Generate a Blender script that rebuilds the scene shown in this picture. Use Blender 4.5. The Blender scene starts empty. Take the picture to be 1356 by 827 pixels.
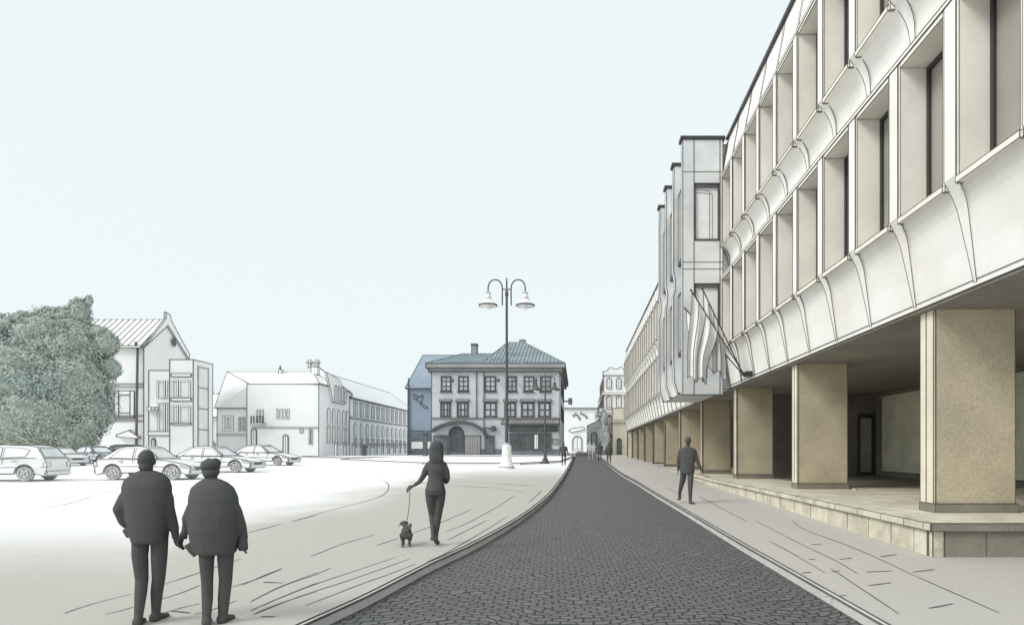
import bpy, bmesh, math, random
from mathutils import Vector, Matrix
random.seed(7)
R = math.radians
S = bpy.context.scene
C = S.collection
# ---------------------------------------------------------------- measured view
F, U0, V0, H, SL = 880.0, 766.0, 597.0, 1.62, 0.0117     # focal (px of a 1356 px wide frame), horizon, eye, slope of the square
def gz(y): return SL * y                                   # height of the paved ground
def G(u, v, dz=0.0):                                       # a point on the sloping ground
    y = (H - dz) * F / (SL * F + v - V0)
    return Vector(((u - U0) * y / F, y, SL * y + dz))
def PX(u, y): return (u - U0) * y / F
def PZ(v, y): return H - (v - V0) * y / F

# ---------------------------------------------------------------- materials
def mat(name, col, var=0.05, scale=3.0, rough=0.9, grain=0.04, spec=0.2, bump=0.0, col2=None, metal=0.0, gscale=60.0):
    m = bpy.data.materials.new(name); m.use_nodes = True
    nt = m.node_tree; N = nt.nodes; L = nt.links
    b = N['Principled BSDF']
    b.inputs['Roughness'].default_value = rough
    b.inputs['Specular IOR Level'].default_value = spec
    b.inputs['Metallic'].default_value = metal
    tc = N.new('ShaderNodeTexCoord')
    n1 = N.new('ShaderNodeTexNoise'); n1.inputs['Scale'].default_value = scale; n1.inputs['Detail'].default_value = 5
    n1.inputs['Roughness'].default_value = 0.6
    n2 = N.new('ShaderNodeTexNoise'); n2.inputs['Scale'].default_value = gscale; n2.inputs['Detail'].default_value = 2
    L.new(tc.outputs['Object'], n1.inputs['Vector']); L.new(tc.outputs['Object'], n2.inputs['Vector'])
    r = N.new('ShaderNodeValToRGB')
    c2 = col2 or tuple(c * (1 - 2.2 * var) for c in col)
    r.color_ramp.elements[0].position = 0.32; r.color_ramp.elements[0].color = (*c2, 1)
    r.color_ramp.elements[1].position = 0.62; r.color_ramp.elements[1].color = (*[min(1, c * (1 + var)) for c in col], 1)
    L.new(n1.outputs['Fac'], r.inputs['Fac'])
    mr = N.new('ShaderNodeMapRange'); mr.inputs['From Min'].default_value = 0.25; mr.inputs['From Max'].default_value = 0.75
    mr.inputs['To Min'].default_value = 1 - 2 * grain; mr.inputs['To Max'].default_value = 1 + grain
    L.new(n2.outputs['Fac'], mr.inputs['Value'])
    mx = N.new('ShaderNodeMix'); mx.data_type = 'RGBA'; mx.blend_type = 'MULTIPLY'; mx.inputs['Factor'].default_value = 1
    L.new(r.outputs['Color'], mx.inputs['A']); L.new(mr.outputs['Result'], mx.inputs['B'])
    L.new(mx.outputs['Result'], b.inputs['Base Color'])
    if bump:
        bp = N.new('ShaderNodeBump'); bp.inputs['Strength'].default_value = bump; bp.inputs['Distance'].default_value = 0.02
        L.new(n2.outputs['Fac'], bp.inputs['Height']); L.new(bp.outputs['Normal'], b.inputs['Normal'])
    return m
M = {}
M['line'] = mat('ink_line', (.13, .125, .12), .1, 1.5, 1, .05, 0)
M['line_soft'] = mat('pencil_line', (.17, .165, .16), .12, 1.2, 1, .05, 0)
M['white'] = mat('white_render', (.91, .91, .905), .02, .35, .95, .02, .1)
M['white2'] = mat('warm_white_render', (.80, .79, .76), .03, .5, .95, .03, .1)
M['stone'] = mat('white_concrete', (.90, .89, .86), .01, .55, .9, .05, .15, .15, col2=(.82, .79, .725))
M['reveal'] = mat('window_surround_concrete', (.87, .83, .76), .05, .9, .9, .04, .15, .15)
M['wash'] = mat('weathered_concrete', (.72, .72, .70), .06, .5, .9, .04, .15, .15, col2=(.55, .58, .61))
M['tan'] = mat('tan_stone', (.54, .47, .345), .06, 1.1, .85, .14, .2, .3, col2=(.45, .39, .285), gscale=45)
M['cream'] = mat('cream_stone', (.80, .74, .60), .05, 1.5, .85, .07, .2, .2, gscale=45)
M['creamstain'] = mat('stained_cream_stone', (.70, .66, .53), .06, 2.2, .85, .10, .2, .3, col2=(.50, .46, .37), gscale=40)
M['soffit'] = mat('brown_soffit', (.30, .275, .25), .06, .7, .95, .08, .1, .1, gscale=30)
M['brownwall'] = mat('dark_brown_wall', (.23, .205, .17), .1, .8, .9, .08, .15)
M['greenstone'] = mat('grey_green_stone', (.70, .66, .49), .08, .7, .7, .1, .3, 0, col2=(.45, .46, .38))
M['plinth'] = mat('plinth_stone_and_front_shade', (.27, .25, .205), .08, 1.5, .8, .12, .2, .3, gscale=40)  # dark pillar plinths; also the painted shade on the platform front
M['glass'] = mat('window_glass', (.34, .32, .28), .1, .6, .35, .02, .4)
M['paleglass'] = mat('pale_glass', (.84, .84, .84), .03, .7, .5, .02, .3)
M['bluepane'] = mat('pale_blue_glass', (.50, .53, .57), .12, .8, .4, .04, .4, col2=(.30, .34, .39))
M['metal'] = mat('dark_metal', (.045, .045, .047), .05, 2, .5, .02, .4)
M['lampmetal'] = mat('grey_lamp_metal', (.10, .095, .09), .05, 2, .6, .02, .3)
M['bluewall'] = mat('pale_blue_render', (.545, .56, .59), .05, .45, .95, .07, .1, 0, col2=(.46, .49, .53), gscale=9)
M['bluewall2'] = mat('blue_gable_render', (.315, .375, .45), .05, .4, .95, .06, .1, 0, col2=(.265, .325, .405), gscale=9)
M['blueroof'] = mat('blue_metal_roof', (.255, .32, .345), .1, .4, .7, .05, .3, 0, col2=(.165, .22, .245), gscale=8)
M['cornice'] = mat('grey_cornice', (.34, .34, .34), .08, .5, .95, .05, .1, gscale=9)
M['shop'] = mat('dark_shopfront', (.10, .11, .12), .2, .8, .6, .05, .3)
M['greyblue'] = mat('grey_blue_plinth', (.17, .20, .23), .12, .7, .9, .06, .1, gscale=9)
M['greyframe'] = mat('grey_window_frame', (.14, .14, .145), .1, .9, .8, .05, .2)
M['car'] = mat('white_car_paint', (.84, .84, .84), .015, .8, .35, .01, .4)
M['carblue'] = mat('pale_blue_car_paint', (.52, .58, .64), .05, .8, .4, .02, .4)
M['carglass'] = mat('car_glass', (.78, .79, .80), .06, 1.2, .3, .02, .4)
M['tyre'] = mat('pale_tyre', (.62, .62, .62), .1, 4, .9, .02, .1)
M['rim'] = mat('wheel_rim', (.74, .74, .74), .05, 4, .5, .02, .4)
M['figure'] = mat('charcoal_cloth', (.104, .104, .104), .04, 5, 1, .02, 0)
M['figure2'] = mat('charcoal_trousers', (.102, .102, .102), .04, 5, 1, .02, 0)
M['skin'] = mat('charcoal_skin', (.104, .103, .102), .03, 5, 1, .02, 0)
M['palefig'] = mat('pale_grey_cloth', (.50, .50, .50), .1, 4, 1, .02, 0)
M['flag'] = mat('white_flag_cloth', (.84, .84, .83), .03, 2, .95, .02, .1)
M['bark'] = mat('bark', (.12, .11, .10), .2, 3, .95, .1, .1)
M['palebark'] = mat('pale_bark', (.55, .54, .52), .2, 2, .95, .1, .1)

def leaf_mat(name, a, b, scale):
    m = mat(name, a, .0, scale, .9, .12, .1, 0, col2=b, gscale=2.2)
    m.node_tree.nodes['Principled BSDF'].inputs['Subsurface Weight'].default_value = 0
    return m
M['leaf'] = leaf_mat('sage_leaves', (.47, .515, .44), (.37, .44, .43), .25)
M['paleleaf'] = leaf_mat('pale_leaves', (.88, .88, .87), (.80, .80, .80), 1.3)

# ground and road materials
def ground_mat():
    m = bpy.data.materials.new('square_paving'); m.use_nodes = True
    nt = m.node_tree; N = nt.nodes; L = nt.links; b = N['Principled BSDF']
    b.inputs['Roughness'].default_value = .95; b.inputs['Specular IOR Level'].default_value = .05
    tc = N.new('ShaderNodeTexCoord'); sp = N.new('ShaderNodeSeparateXYZ'); L.new(tc.outputs['Object'], sp.inputs[0])
    nz = N.new('ShaderNodeTexNoise'); nz.inputs['Scale'].default_value = .28; nz.inputs['Detail'].default_value = 4
    L.new(tc.outputs['Object'], nz.inputs['Vector'])
    def mp(sock, a, bb, lo=0, hi=1):
        n = N.new('ShaderNodeMapRange'); n.interpolation_type = 'SMOOTHERSTEP'
        n.inputs['From Min'].default_value = a; n.inputs['From Max'].default_value = bb
        n.inputs['To Min'].default_value = lo; n.inputs['To Max'].default_value = hi
        L.new(sock, n.inputs['Value']); return n.outputs['Result']
    def ma(op, x, y):
        n = N.new('ShaderNodeMath'); n.operation = op
        for i, s in enumerate((x, y)):
            if isinstance(s, (int, float)): n.inputs[i].default_value = s
            else: L.new(s, n.inputs[i])
        return n.outputs[0]
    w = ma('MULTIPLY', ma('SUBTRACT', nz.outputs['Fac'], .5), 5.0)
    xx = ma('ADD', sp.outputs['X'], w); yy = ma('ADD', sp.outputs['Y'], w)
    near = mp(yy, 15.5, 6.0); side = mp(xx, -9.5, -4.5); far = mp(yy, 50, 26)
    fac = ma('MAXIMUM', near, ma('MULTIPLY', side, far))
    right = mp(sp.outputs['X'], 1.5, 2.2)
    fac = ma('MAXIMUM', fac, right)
    n2 = N.new('ShaderNodeTexNoise'); n2.inputs['Scale'].default_value = 14; n2.inputs['Detail'].default_value = 5
    L.new(tc.outputs['Object'], n2.inputs['Vector'])
    mx = N.new('ShaderNodeMix'); mx.data_type = 'RGBA'
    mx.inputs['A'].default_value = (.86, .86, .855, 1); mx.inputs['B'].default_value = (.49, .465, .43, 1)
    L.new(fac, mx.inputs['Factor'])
    m2 = N.new('ShaderNodeMix'); m2.data_type = 'RGBA'; m2.blend_type = 'MULTIPLY'; m2.inputs['Factor'].default_value = 1
    L.new(mx.outputs['Result'], m2.inputs['A']); L.new(mp(n2.outputs['Fac'], .2, .8, .955, 1.02), m2.inputs['B'])
    L.new(m2.outputs['Result'], b.inputs['Base Color'])
    bp = N.new('ShaderNodeBump'); bp.inputs['Strength'].default_value = .15; bp.inputs['Distance'].default_value = .01
    L.new(n2.outputs['Fac'], bp.inputs['Height']); L.new(bp.outputs['Normal'], b.inputs['Normal'])
    return m
M['ground'] = ground_mat()
M['kerb'] = mat('pale_kerb_stone', (.62, .61, .59), .05, 1.5, .95, .05, .05)

def road_mat():
    m = bpy.data.materials.new('cobblestones'); m.use_nodes = True
    nt = m.node_tree; N = nt.nodes; L = nt.links; b = N['Principled BSDF']
    b.inputs['Roughness'].default_value = .68; b.inputs['Specular IOR Level'].default_value = .5
    tc = N.new('ShaderNodeTexCoord'); sp = N.new('ShaderNodeSeparateXYZ'); L.new(tc.outputs['Object'], sp.inputs[0])
    def ma(op, x, y=0.0):
        n = N.new('ShaderNodeMath'); n.operation = op
        for i, s in enumerate((x, y)):
            if isinstance(s, (int, float)): n.inputs[i].default_value = s
            else: L.new(s, n.inputs[i])
        return n.outputs[0]
    n1 = N.new('ShaderNodeTexNoise'); n1.inputs['Scale'].default_value = 1.1; n1.inputs['Detail'].default_value = 2
    n3 = N.new('ShaderNodeTexNoise'); n3.inputs['Scale'].default_value = 6; n3.inputs['Detail'].default_value = 1
    n4 = N.new('ShaderNodeTexNoise'); n4.inputs['Scale'].default_value = 0.35; n4.inputs['Detail'].default_value = 3
    for n in (n1, n3, n4): L.new(tc.outputs['Object'], n.inputs['Vector'])
    arch = ma('MULTIPLY', ma('SINE', ma('MULTIPLY', ma('ADD', sp.outputs['X'], ma('MULTIPLY', n4.outputs['Fac'], 1.2)), 2.9)), .17)
    wv = ma('ADD', ma('MULTIPLY', ma('SUBTRACT', n1.outputs['Fac'], .5), .50), ma('MULTIPLY', ma('SUBTRACT', n3.outputs['Fac'], .5), .10))
    yy = ma('ADD', sp.outputs['Y'], ma('ADD', arch, wv))
    xx = ma('ADD', sp.outputs['X'], ma('ADD', ma('MULTIPLY', sp.outputs['Y'], .04), ma('MULTIPLY', ma('SUBTRACT', n3.outputs['Color'], .5), .15)))
    cb = N.new('ShaderNodeCombineXYZ'); L.new(xx, cb.inputs[0]); L.new(yy, cb.inputs[1])
    br = N.new('ShaderNodeTexBrick'); L.new(cb.outputs[0], br.inputs['Vector'])
    br.inputs['Scale'].default_value = 1; br.inputs['Brick Width'].default_value = .158; br.inputs['Row Height'].default_value = .108
    br.inputs['Mortar Size'].default_value = 0.0125; br.inputs['Mortar Smooth'].default_value = .25; br.offset = .5; br.squash = 1
    br.inputs['Color1'].default_value = (.138, .136, .133, 1); br.inputs['Color2'].default_value = (.108, .106, .104, 1)
    br.inputs['Mortar'].default_value = (.018, .0175, .017, 1)
    n2 = N.new('ShaderNodeTexNoise'); n2.inputs['Scale'].default_value = 22; n2.inputs['Detail'].default_value = 4
    L.new(tc.outputs['Object'], n2.inputs['Vector'])
    mr = N.new('ShaderNodeMapRange'); mr.inputs['From Min'].default_value = .25; mr.inputs['From Max'].default_value = .75
    mr.inputs['To Min'].default_value = .82; mr.inputs['To Max'].default_value = 1.14; L.new(n2.outputs['Fac'], mr.inputs['Value'])
    mx = N.new('ShaderNodeMix'); mx.data_type = 'RGBA'; mx.blend_type = 'MULTIPLY'; mx.inputs['Factor'].default_value = 1
    L.new(br.outputs['Color'], mx.inputs['A']); L.new(mr.outputs['Result'], mx.inputs['B'])
    L.new(mx.outputs['Result'], b.inputs['Base Color'])
    bp = N.new('ShaderNodeBump'); bp.invert = True; bp.inputs['Strength'].default_value = .6; bp.inputs['Distance'].default_value = .02
    L.new(br.outputs['Fac'], bp.inputs['Height']); L.new(bp.outputs['Normal'], b.inputs['Normal'])
    return m
M['road'] = road_mat()

# ---------------------------------------------------------------- mesh builder
class MB:
    def __init__(s): s.v = []; s.f = []; s.l = []; s.smooth = False
    def add(s, vs, fs):
        o = len(s.v); s.v += [Vector(p) for p in vs]; s.f += [tuple(i + o for i in f) for f in fs]
        return s
    def box(s, x0, x1, y0, y1, z0, z1):
        if x0 > x1: x0, x1 = x1, x0
        if y0 > y1: y0, y1 = y1, y0
        if z0 > z1: z0, z1 = z1, z0
        return s.add([(x0,y0,z0),(x1,y0,z0),(x1,y1,z0),(x0,y1,z0),(x0,y0,z1),(x1,y0,z1),(x1,y1,z1),(x0,y1,z1)],
              [(0,3,2,1),(4,5,6,7),(0,1,5,4),(1,2,6,5),(2,3,7,6),(3,0,4,7)])
    def poly(s, pts): return s.add(pts, [tuple(range(len(pts)))])
    def prism(s, pts, vec):                # polygon pushed along vec
        vec = Vector(vec); n = len(pts); a = [Vector(p) for p in pts]
        nrm = Vector((0,0,0))
        for i in range(n): nrm += a[i].cross(a[(i+1) % n])
        if nrm.dot(vec) > 0: a.reverse()
        b = [p + vec for p in a]
        fs = [tuple(range(n)), tuple(range(2*n-1, n-1, -1))]
        for i in range(n):
            j = (i+1) % n; fs.append((j, i, i+n, j+n))
        return s.add(a + b, fs)
    def tube(s, path, r, n=6, cap=True):   # r: one radius or one per point
        P = [Vector(p) for p in path]
        rs = r if isinstance(r, (list, tuple)) else [r]*len(P)
        rings = []
        up = Vector((0,0,1))
        prev = None
        for i, p in enumerate(P):
            t = (P[min(i+1, len(P)-1)] - P[max(i-1, 0)])
            t = t.normalized() if t.length > 1e-9 else Vector((0,0,1))
            if prev is None:
                a = t.cross(up if abs(t.z) < .9 else Vector((1,0,0))).normalized()
            else:
                a = (prev - t * prev.dot(t)).normalized()
            prev = a; b = t.cross(a)
            rings.append([p + (a*math.cos(2*math.pi*k/n) + b*math.sin(2*math.pi*k/n))*rs[i] for k in range(n)])
        return s.rings(rings, cap)
    def rings(s, rings, cap=True):
        n = len(rings[0]); vs = [p for r in rings for p in r]; fs = []
        for i in range(len(rings)-1):
            for k in range(n):
                fs.append((i*n+k, i*n+(k+1) % n, (i+1)*n+(k+1) % n, (i+1)*n+k))
        if cap:
            fs.append(tuple(range(n-1, -1, -1))); fs.append(tuple(range((len(rings)-1)*n, len(rings)*n)))
        return s.add(vs, fs)
    def lathe(s, c, prof, n=16):           # prof: (radius, z)
        c = Vector(c)
        return s.rings([[c + Vector((r*math.cos(2*math.pi*k/n), r*math.sin(2*math.pi*k/n), z)) for k in range(n)] for r, z in prof])
    def ell(s, c, r, n=16, m=10):
        c = Vector(c); rs = []
        for i in range(m+1):
            a = -math.pi/2 + math.pi*i/m; k = max(math.cos(a), .02)
            rs.append([c + Vector((r[0]*k*math.cos(2*math.pi*j/n), r[1]*k*math.sin(2*math.pi*j/n), r[2]*math.sin(a))) for j in range(n)])
        return s.rings(rs)
    def ink(s, path, w): s.l.append(([Vector(p) for p in path], w)); return s   # a drawn line on the surface
    def build(s, name, m, parent=None, lw=0, ang=28, lm='line', org=None, smooth=False):
        me = bpy.data.meshes.new(name)
        bm = bmesh.new()
        o3 = Vector(org) if org is not None else (parent_origin(parent) if parent else Vector((0,0,0)))
        vs = [bm.verts.new(p - o3) for p in s.v]
        for f in s.f:
            try: bm.faces.new([vs[i] for i in f])
            except ValueError: pass
        bmesh.ops.remove_doubles(bm, verts=bm.verts, dist=2e-4)
        bm.normal_update()
        for f in bm.faces: f.smooth = smooth
        segs = []
        if lw:
            for e in bm.edges:
                fs = e.link_faces
                if len(fs) == 1 or len(fs) > 2: ok = True
                elif len(fs) == 2: ok = fs[0].normal.angle(fs[1].normal, 0) > R(ang)
                else: ok = False
                if ok and e.calc_length() > lw*.4:
                    n = sum((f.normal for f in fs), Vector((0,0,0)))
                    segs.append((e.verts[0].co.copy(), e.verts[1].co.copy(), n, lw))
        for path, w in s.l:
            for i in range(len(path)-1):
                segs.append((path[i]-o3, path[i+1]-o3, Vector((0,0,1)), w))
        for a, b, n, w in segs:
            d = (b - a)
            if d.length < 1e-5: continue
            d.normalize()
            n = n - d*n.dot(d)
            if n.length < 1e-4: n = d.orthogonal()
            n.normalize(); t = d.cross(n); h = w*.5
            a2 = a - d*h*.6; b2 = b + d*h*.6
            q = [bm.verts.new(p + o) for p in (a2, b2) for o in (n*h, t*h, -n*h, -t*h)]
            for k in range(4):
                f = bm.faces.new((q[k], q[(k+1) % 4], q[4+(k+1) % 4], q[4+k])); f.material_index = 1; f.smooth = False
        bm.to_mesh(me); bm.free()
        me.materials.append(M[m] if isinstance(m, str) else m)
        if segs: me.materials.append(M[lm])
        o = bpy.data.objects.new(name, me); C.objects.link(o)
        if parent: o.parent = parent
        elif org is not None: o.location = o3
        return o
def parent_origin(p):
    return ORG.get(p.name, Vector((0,0,0)))
ORG = {}
def tag(o, label, cat, group=None):
    o['label'] = label; o['category'] = cat
    if group: o['group'] = group
    return o
def thing(name, label, cat, loc=(0,0,0), rz=0, group=None, local=False):
    o = bpy.data.objects.new(name, None); C.objects.link(o); o.location = loc; o.rotation_euler = (0,0,rz)
    o.empty_display_size = .3
    tag(o, label, cat, group)
    ORG[o.name] = Vector((0,0,0)) if local else Vector(loc)      # local: parts are given in the thing's own frame
    return o
def part(mb, name, m, par, lw=0, **k):
    o = mb.build(name, m, par, lw, **k); ORG[o.name] = parent_origin(par); return o
def structure(o, kind='structure'): o['kind'] = kind; return o

# ---------------------------------------------------------------- ground, road, kerbs
def interp(pts, n):
    out = []
    for i in range(len(pts)-1):
        p0 = pts[max(i-1, 0)]; p1 = pts[i]; p2 = pts[i+1]; p3 = pts[min(i+2, len(pts)-1)]
        for k in range(n):
            t = k/n
            out.append(Vector([.5*((2*p1[j]) + (-p0[j]+p2[j])*t + (2*p0[j]-5*p1[j]+4*p2[j]-p3[j])*t*t + (-p0[j]+3*p1[j]-3*p2[j]+p3[j])*t**3) for j in range(3)]))
    out.append(Vector(pts[-1])); return out
KD = -.10                                                     # the road lies a kerb's height below the square
lk_out = [G(u, v) for u, v in [(395,827),(482,788),(567,745),(632,715),(697,677),(731,648),(750,622),(757,609)]]
lk_in = [Vector((p.x+.05+.0012*p.y, p.y, p.z+KD)) for p in lk_out]
rk_out = [G(u, v) for u, v in [(1177,827),(1115,792),(1056,759),(1024,741),(988,721),(950,699),(907,674),(870,653),(845,638),(820,624),(803,611)]]
rk_in = [Vector((p.x-.05-.0012*p.y, p.y, p.z+KD)) for p in rk_out]
def ext(l, near, far, dz):
    a = l[0]; b = l[1]; d = (a-b)/(a-b).length; p = a + d*((a.y-near)/max(-d.y, .1) if d.y < 0 else 0)
    e = l[-1]
    q = Vector((e.x + (far-e.y)*.004, far, gz(far)+dz))
    p.z = gz(p.y)+dz
    return [p] + l + [q]
lk_in = interp(ext(lk_in, 2.6, 135, KD), 6); lk_out = interp(ext(lk_out, 2.6, 135, 0), 6)
rk_in = interp(ext(rk_in, 2.0, 135, KD), 6); rk_out = interp(ext(rk_out, 2.0, 135, 0), 6)
def atx(l, y):
    for a, b in zip(l, l[1:]):
        if a.y <= y <= b.y or (y < a.y and a is l[0]):
            t = (y-a.y)/max(b.y-a.y, 1e-6); return a.x + (b.x-a.x)*t
    return l[-1].x
ys = [-4, 1, 2.6] + [2.6*(135/2.6)**(i/60) for i in range(1, 61)]
def sheet(l, r, dz):
    mb = MB(); vs = []
    for y in ys: vs += [(l(y), y, gz(y)+dz), (r(y), y, gz(y)+dz)]
    return mb.add(vs, [(2*i, 2*i+1, 2*i+3, 2*i+2) for i in range(len(ys)-1)])
LI, LO, RI, RO = (lambda l: (lambda y: atx(l, y)))(lk_in), (lambda l: (lambda y: atx(l, y)))(lk_out), (lambda l: (lambda y: atx(l, y)))(rk_in), (lambda l: (lambda y: atx(l, y)))(rk_out)
base = MB().poly([(-900,-60,gz(-60)-.16),(900,-60,gz(-60)-.16),(900,900,gz(900)-.16),(-900,900,gz(900)-.16)])
structure(base.build('ground', 'white'))
structure(sheet(lambda y: LI(y)-.02, lambda y: RI(y)+.02, KD).build('road', 'road'))
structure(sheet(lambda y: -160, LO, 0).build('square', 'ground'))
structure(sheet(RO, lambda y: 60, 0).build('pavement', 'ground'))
def kerb(o, i, name):
    mb = MB(); vs = []
    sgn = 1 if i(10) > o(10) else -1
    for y in ys:
        vs += [(o(y), y, gz(y)), (o(y)+sgn*.004, y, gz(y)+.006), (i(y), y, gz(y)+.006), (i(y), y, gz(y)+KD-.02)]
    mb.add(vs, [tuple([4*k+a, 4*k+a+1, 4*k+5+a, 4*k+4+a][::-sgn]) for k in range(len(ys)-1) for a in range(3)])
    for k in range(3, len(ys)-1):
        y0, y1 = ys[k], ys[k+1]
        if y0 > 75: break
        w = .0013*y0 + .012
        mb.ink([(o(y0), y0, gz(y0)+.006), (o(y1), y1, gz(y1)+.006)], w*1.25)
        mb.ink([(i(y0), y0, gz(y0)+.0), (i(y1), y1, gz(y1)+.0)], w*1.3)
    structure(mb.build(name, 'kerb'))
kerb(LO, LI, 'kerb'); kerb(RO, RI, 'kerb')

# pencilled paving joints lying on the square and on the pavement
def T2(l): return [[(x*.3228, 560+y*.3228) for x, y in q] for q in l]
def T3(l): return [[(320+x*.3245, 580+y*.3245) for x, y in q] for q in l]
def T5(l): return [[(870+x*.3584, 560+y*.3584) for x, y in q] for q in l]
strokes = T2([[(265,780),(290,770),(400,735),(545,700)],[(660,665),(760,632),(870,595),(990,555)],[(430,783),(490,770),(560,750)],[(650,725),(740,697),(820,665)],
  [(950,672),(1050,640),(1155,598)],[(650,785),(740,758),(820,740)],[(795,783),(870,765),(970,728)],[(1030,730),(1080,705),(1150,670),(1300,612)],
  [(1030,768),(1150,715),(1300,655)],[(1040,783),(1150,738),(1300,690)],[(0,327),(150,317),(300,300),(400,290),(480,275)],[(165,352),(270,332),(385,300)],
  [(1015,448),(1080,433),(1155,413)],[(1195,403),(1250,390),(1300,375)],[(0,243),(200,240),(470,233)],[(215,173),(435,168)],[(900,232),(935,228)],
  [(1080,652),(1160,655)],[(705,770),(780,778)],[(1070,793),(1130,793)],[(890,205),(940,203)]]) + \
 T3([[(25,385),(160,350)],[(200,340),(350,297),(500,258),(570,235),(600,205),(590,178),(550,166),(480,158)],[(275,483),(330,463),(400,435),(540,393)],[(550,437),(640,408)],
  [(690,388),(760,365),(850,328),(935,290)],[(830,382),(900,355),(960,325),(1050,275),(1110,235)],[(845,413),(920,375),(1000,335)],[(755,503),(820,475),(900,430),(1000,372),(1085,318)],
  [(35,668),(110,628),(200,590),(290,560),(365,528)],[(35,703),(160,650),(300,595),(450,545),(630,485)],[(50,718),(250,640),(450,575),(685,492)],[(260,683),(370,640),(500,590),(600,555),(710,512)],
  [(680,175),(780,187),(890,193)],[(905,175),(1050,186),(1200,193)],[(895,195),(960,198),(1060,205),(1160,223)],[(1170,262),(1200,237),(1225,212)],[(0,600),(90,560),(165,530)],[(80,727),(135,727)],[(90,586),(165,590)]])
rstrokes = T5([[(155,270),(240,315),(330,362)],[(365,360),(450,405),(560,460),(660,508),(740,555)],[(500,360),(545,392),(700,450),(800,492),(935,555)],[(415,435),(490,475),(620,552)],
  [(570,448),(610,447)],[(675,503),(720,498)],[(825,493),(885,485)],[(945,550),(1025,540)],[(770,550),(870,545)],[(535,553),(570,550)],[(560,503),(585,502)],[(645,549),(675,545)],
  [(30,237),(100,268)]])
rstrokes += [[(1100,752),(1190,812)],[(1205,759),(1323,811)],[(1090,790),(1120,788)],[(1150,775),(1180,771)],[(1230,805),(1262,799)]]
def stroke_mesh(lst):
    mb = MB()
    for q in lst:
        pts = interp([G(u, v) for u, v in q], 4)
        n = len(pts); L = []; 
        for i, p in enumerate(pts):
            d = pts[min(i+1, n-1)] - pts[max(i-1, 0)]; d.z = 0; d.normalize()
            side = Vector((-d.y, d.x, 0))
            # a hand-drawn joint: thinner at its ends and uneven on the way; real width fits its distance
            pw = .010 + .00085*p.y
            if abs(d.x) > .8: pw *= 1 + p.y*.10
            w = pw*(.35 + .65*math.sin(math.pi*min(1, max(.0, (i+.6)/(n+.2))))**.5)*random.uniform(.8, 1.2)*.5
            L += [p + side*w + Vector((0,0,.005)), p - side*w + Vector((0,0,.005))]
        mb.add(L, [(2*i, 2*i+1, 2*i+3, 2*i+2) for i in range(n-1)])
    return mb
structure(stroke_mesh(strokes).build('paving_lines', 'line_soft'))
structure(stroke_mesh(rstrokes).build('pavement_lines', 'line_soft'))

# low kerbed islands in front of the blue house
def island(pts, h, lw, name='traffic_island'):
    mb = MB(); a = [G(u, v) for u, v in pts]
    for p in a: p.z -= .02
    mb.prism(a, (0,0,h+.02))
    return structure(mb.build(name, 'white', None, lw))
island([(452,609.5),(520,606.3),(760,604.8),(742,612),(690,615),(560,614.5)], .14, .085)
island([(400,605),(760,602.2),(757,603.6),(460,607)], .13, .10)

# ---------------------------------------------------------------- generic pieces
def window(par, face, plane, a0, a1, z0, z1, lw, frame='white', pane='paleglass', mull=(2, 2), t=.09, out=.06, sill=False, shape=None):
    """face 'y': wall facing the camera at y=plane, a = x; face 'x': wall facing +x at x=plane, a = y"""
    def bx(mb, b0, b1, c0, c1, o0, o1):
        if face == 'y': mb.box(b0, b1, plane-o1, plane-o0, c0, c1)
        else: mb.box(plane+o0, plane+o1, b0, b1, c0, c1)
    f = MB()
    bx(f, a0, a0+t, z0, z1, .0, out); bx(f, a1-t, a1, z0, z1, .0, out)
    bx(f, a0+t, a1-t, z1-t, z1, .0, out-.004); bx(f, a0+t, a1-t, z0, z0+t, .0, out-.004)
    tt = t*.5
    for i in range(1, mull[0]):
        c = a0 + (a1-a0)*i/mull[0]; bx(f, c-tt/2, c+tt/2, z0+t, z1-t, .0, out-.01)
    for i in range(1, mull[1]):
        c = z0 + (z1-z0)*(i/mull[1]); bx(f, a0+t, a1-t, c-tt/2, c+tt/2, .0, out-.014)
    w = part(f, 'window', frame, par, lw)
    p = MB(); bx(p, a0+t*.6, a1-t*.6, z0+t*.6, z1-t*.6, .0, .018)
    part(p, 'pane', pane, w, 0)
    if sill:
        q = MB(); bx(q, a0-.1, a1+.1, z0-.14, z0-.002, 0, out+.10); part(q, 'sill', frame, w, lw)
    return w
def arch_pts(face, plane, a0, a1, z0, z1, n=8):
    r = (a1-a0)/2; c = (a0+a1)/2; zc = max(z1-r, z0+.2); k = (z1-zc)/r
    pts = [(a0, z0), (a1, z0)] + [(c+r*math.cos(math.pi*i/n), zc+k*r*math.sin(math.pi*i/n)) for i in range(n+1)]
    return [(p[0], plane, p[1]) if face == 'y' else (plane, p[0], p[1]) for p in pts]
def arched(par, face, plane, a0, a1, z0, z1, lw, frame='white', pane='paleglass', name='window', bars=True):
    nv = Vector((0,-1,0)) if face == 'y' else Vector((1,0,0))
    pts = [Vector(p) for p in arch_pts(face, plane, a0, a1, z0, z1)]
    f = MB(); f.prism(pts, nv*.07)
    w = part(f, name, frame, par, lw, ang=50)
    c = sum(pts, Vector())/len(pts); q = MB()
    inn = [c + (p-c)*.82 + nv*.072 for p in pts]
    q.prism(inn, nv*.012)
    if bars:
        q.ink([((inn[0]+inn[1])/2 + nv*.014), Vector(((inn[0]+inn[1])/2).to_tuple()[:2] + (max(p.z for p in inn),)) + nv*.014], lw*.7)
    part(q, 'pane', pane, w, lw*.7, ang=50)
    return w

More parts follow.
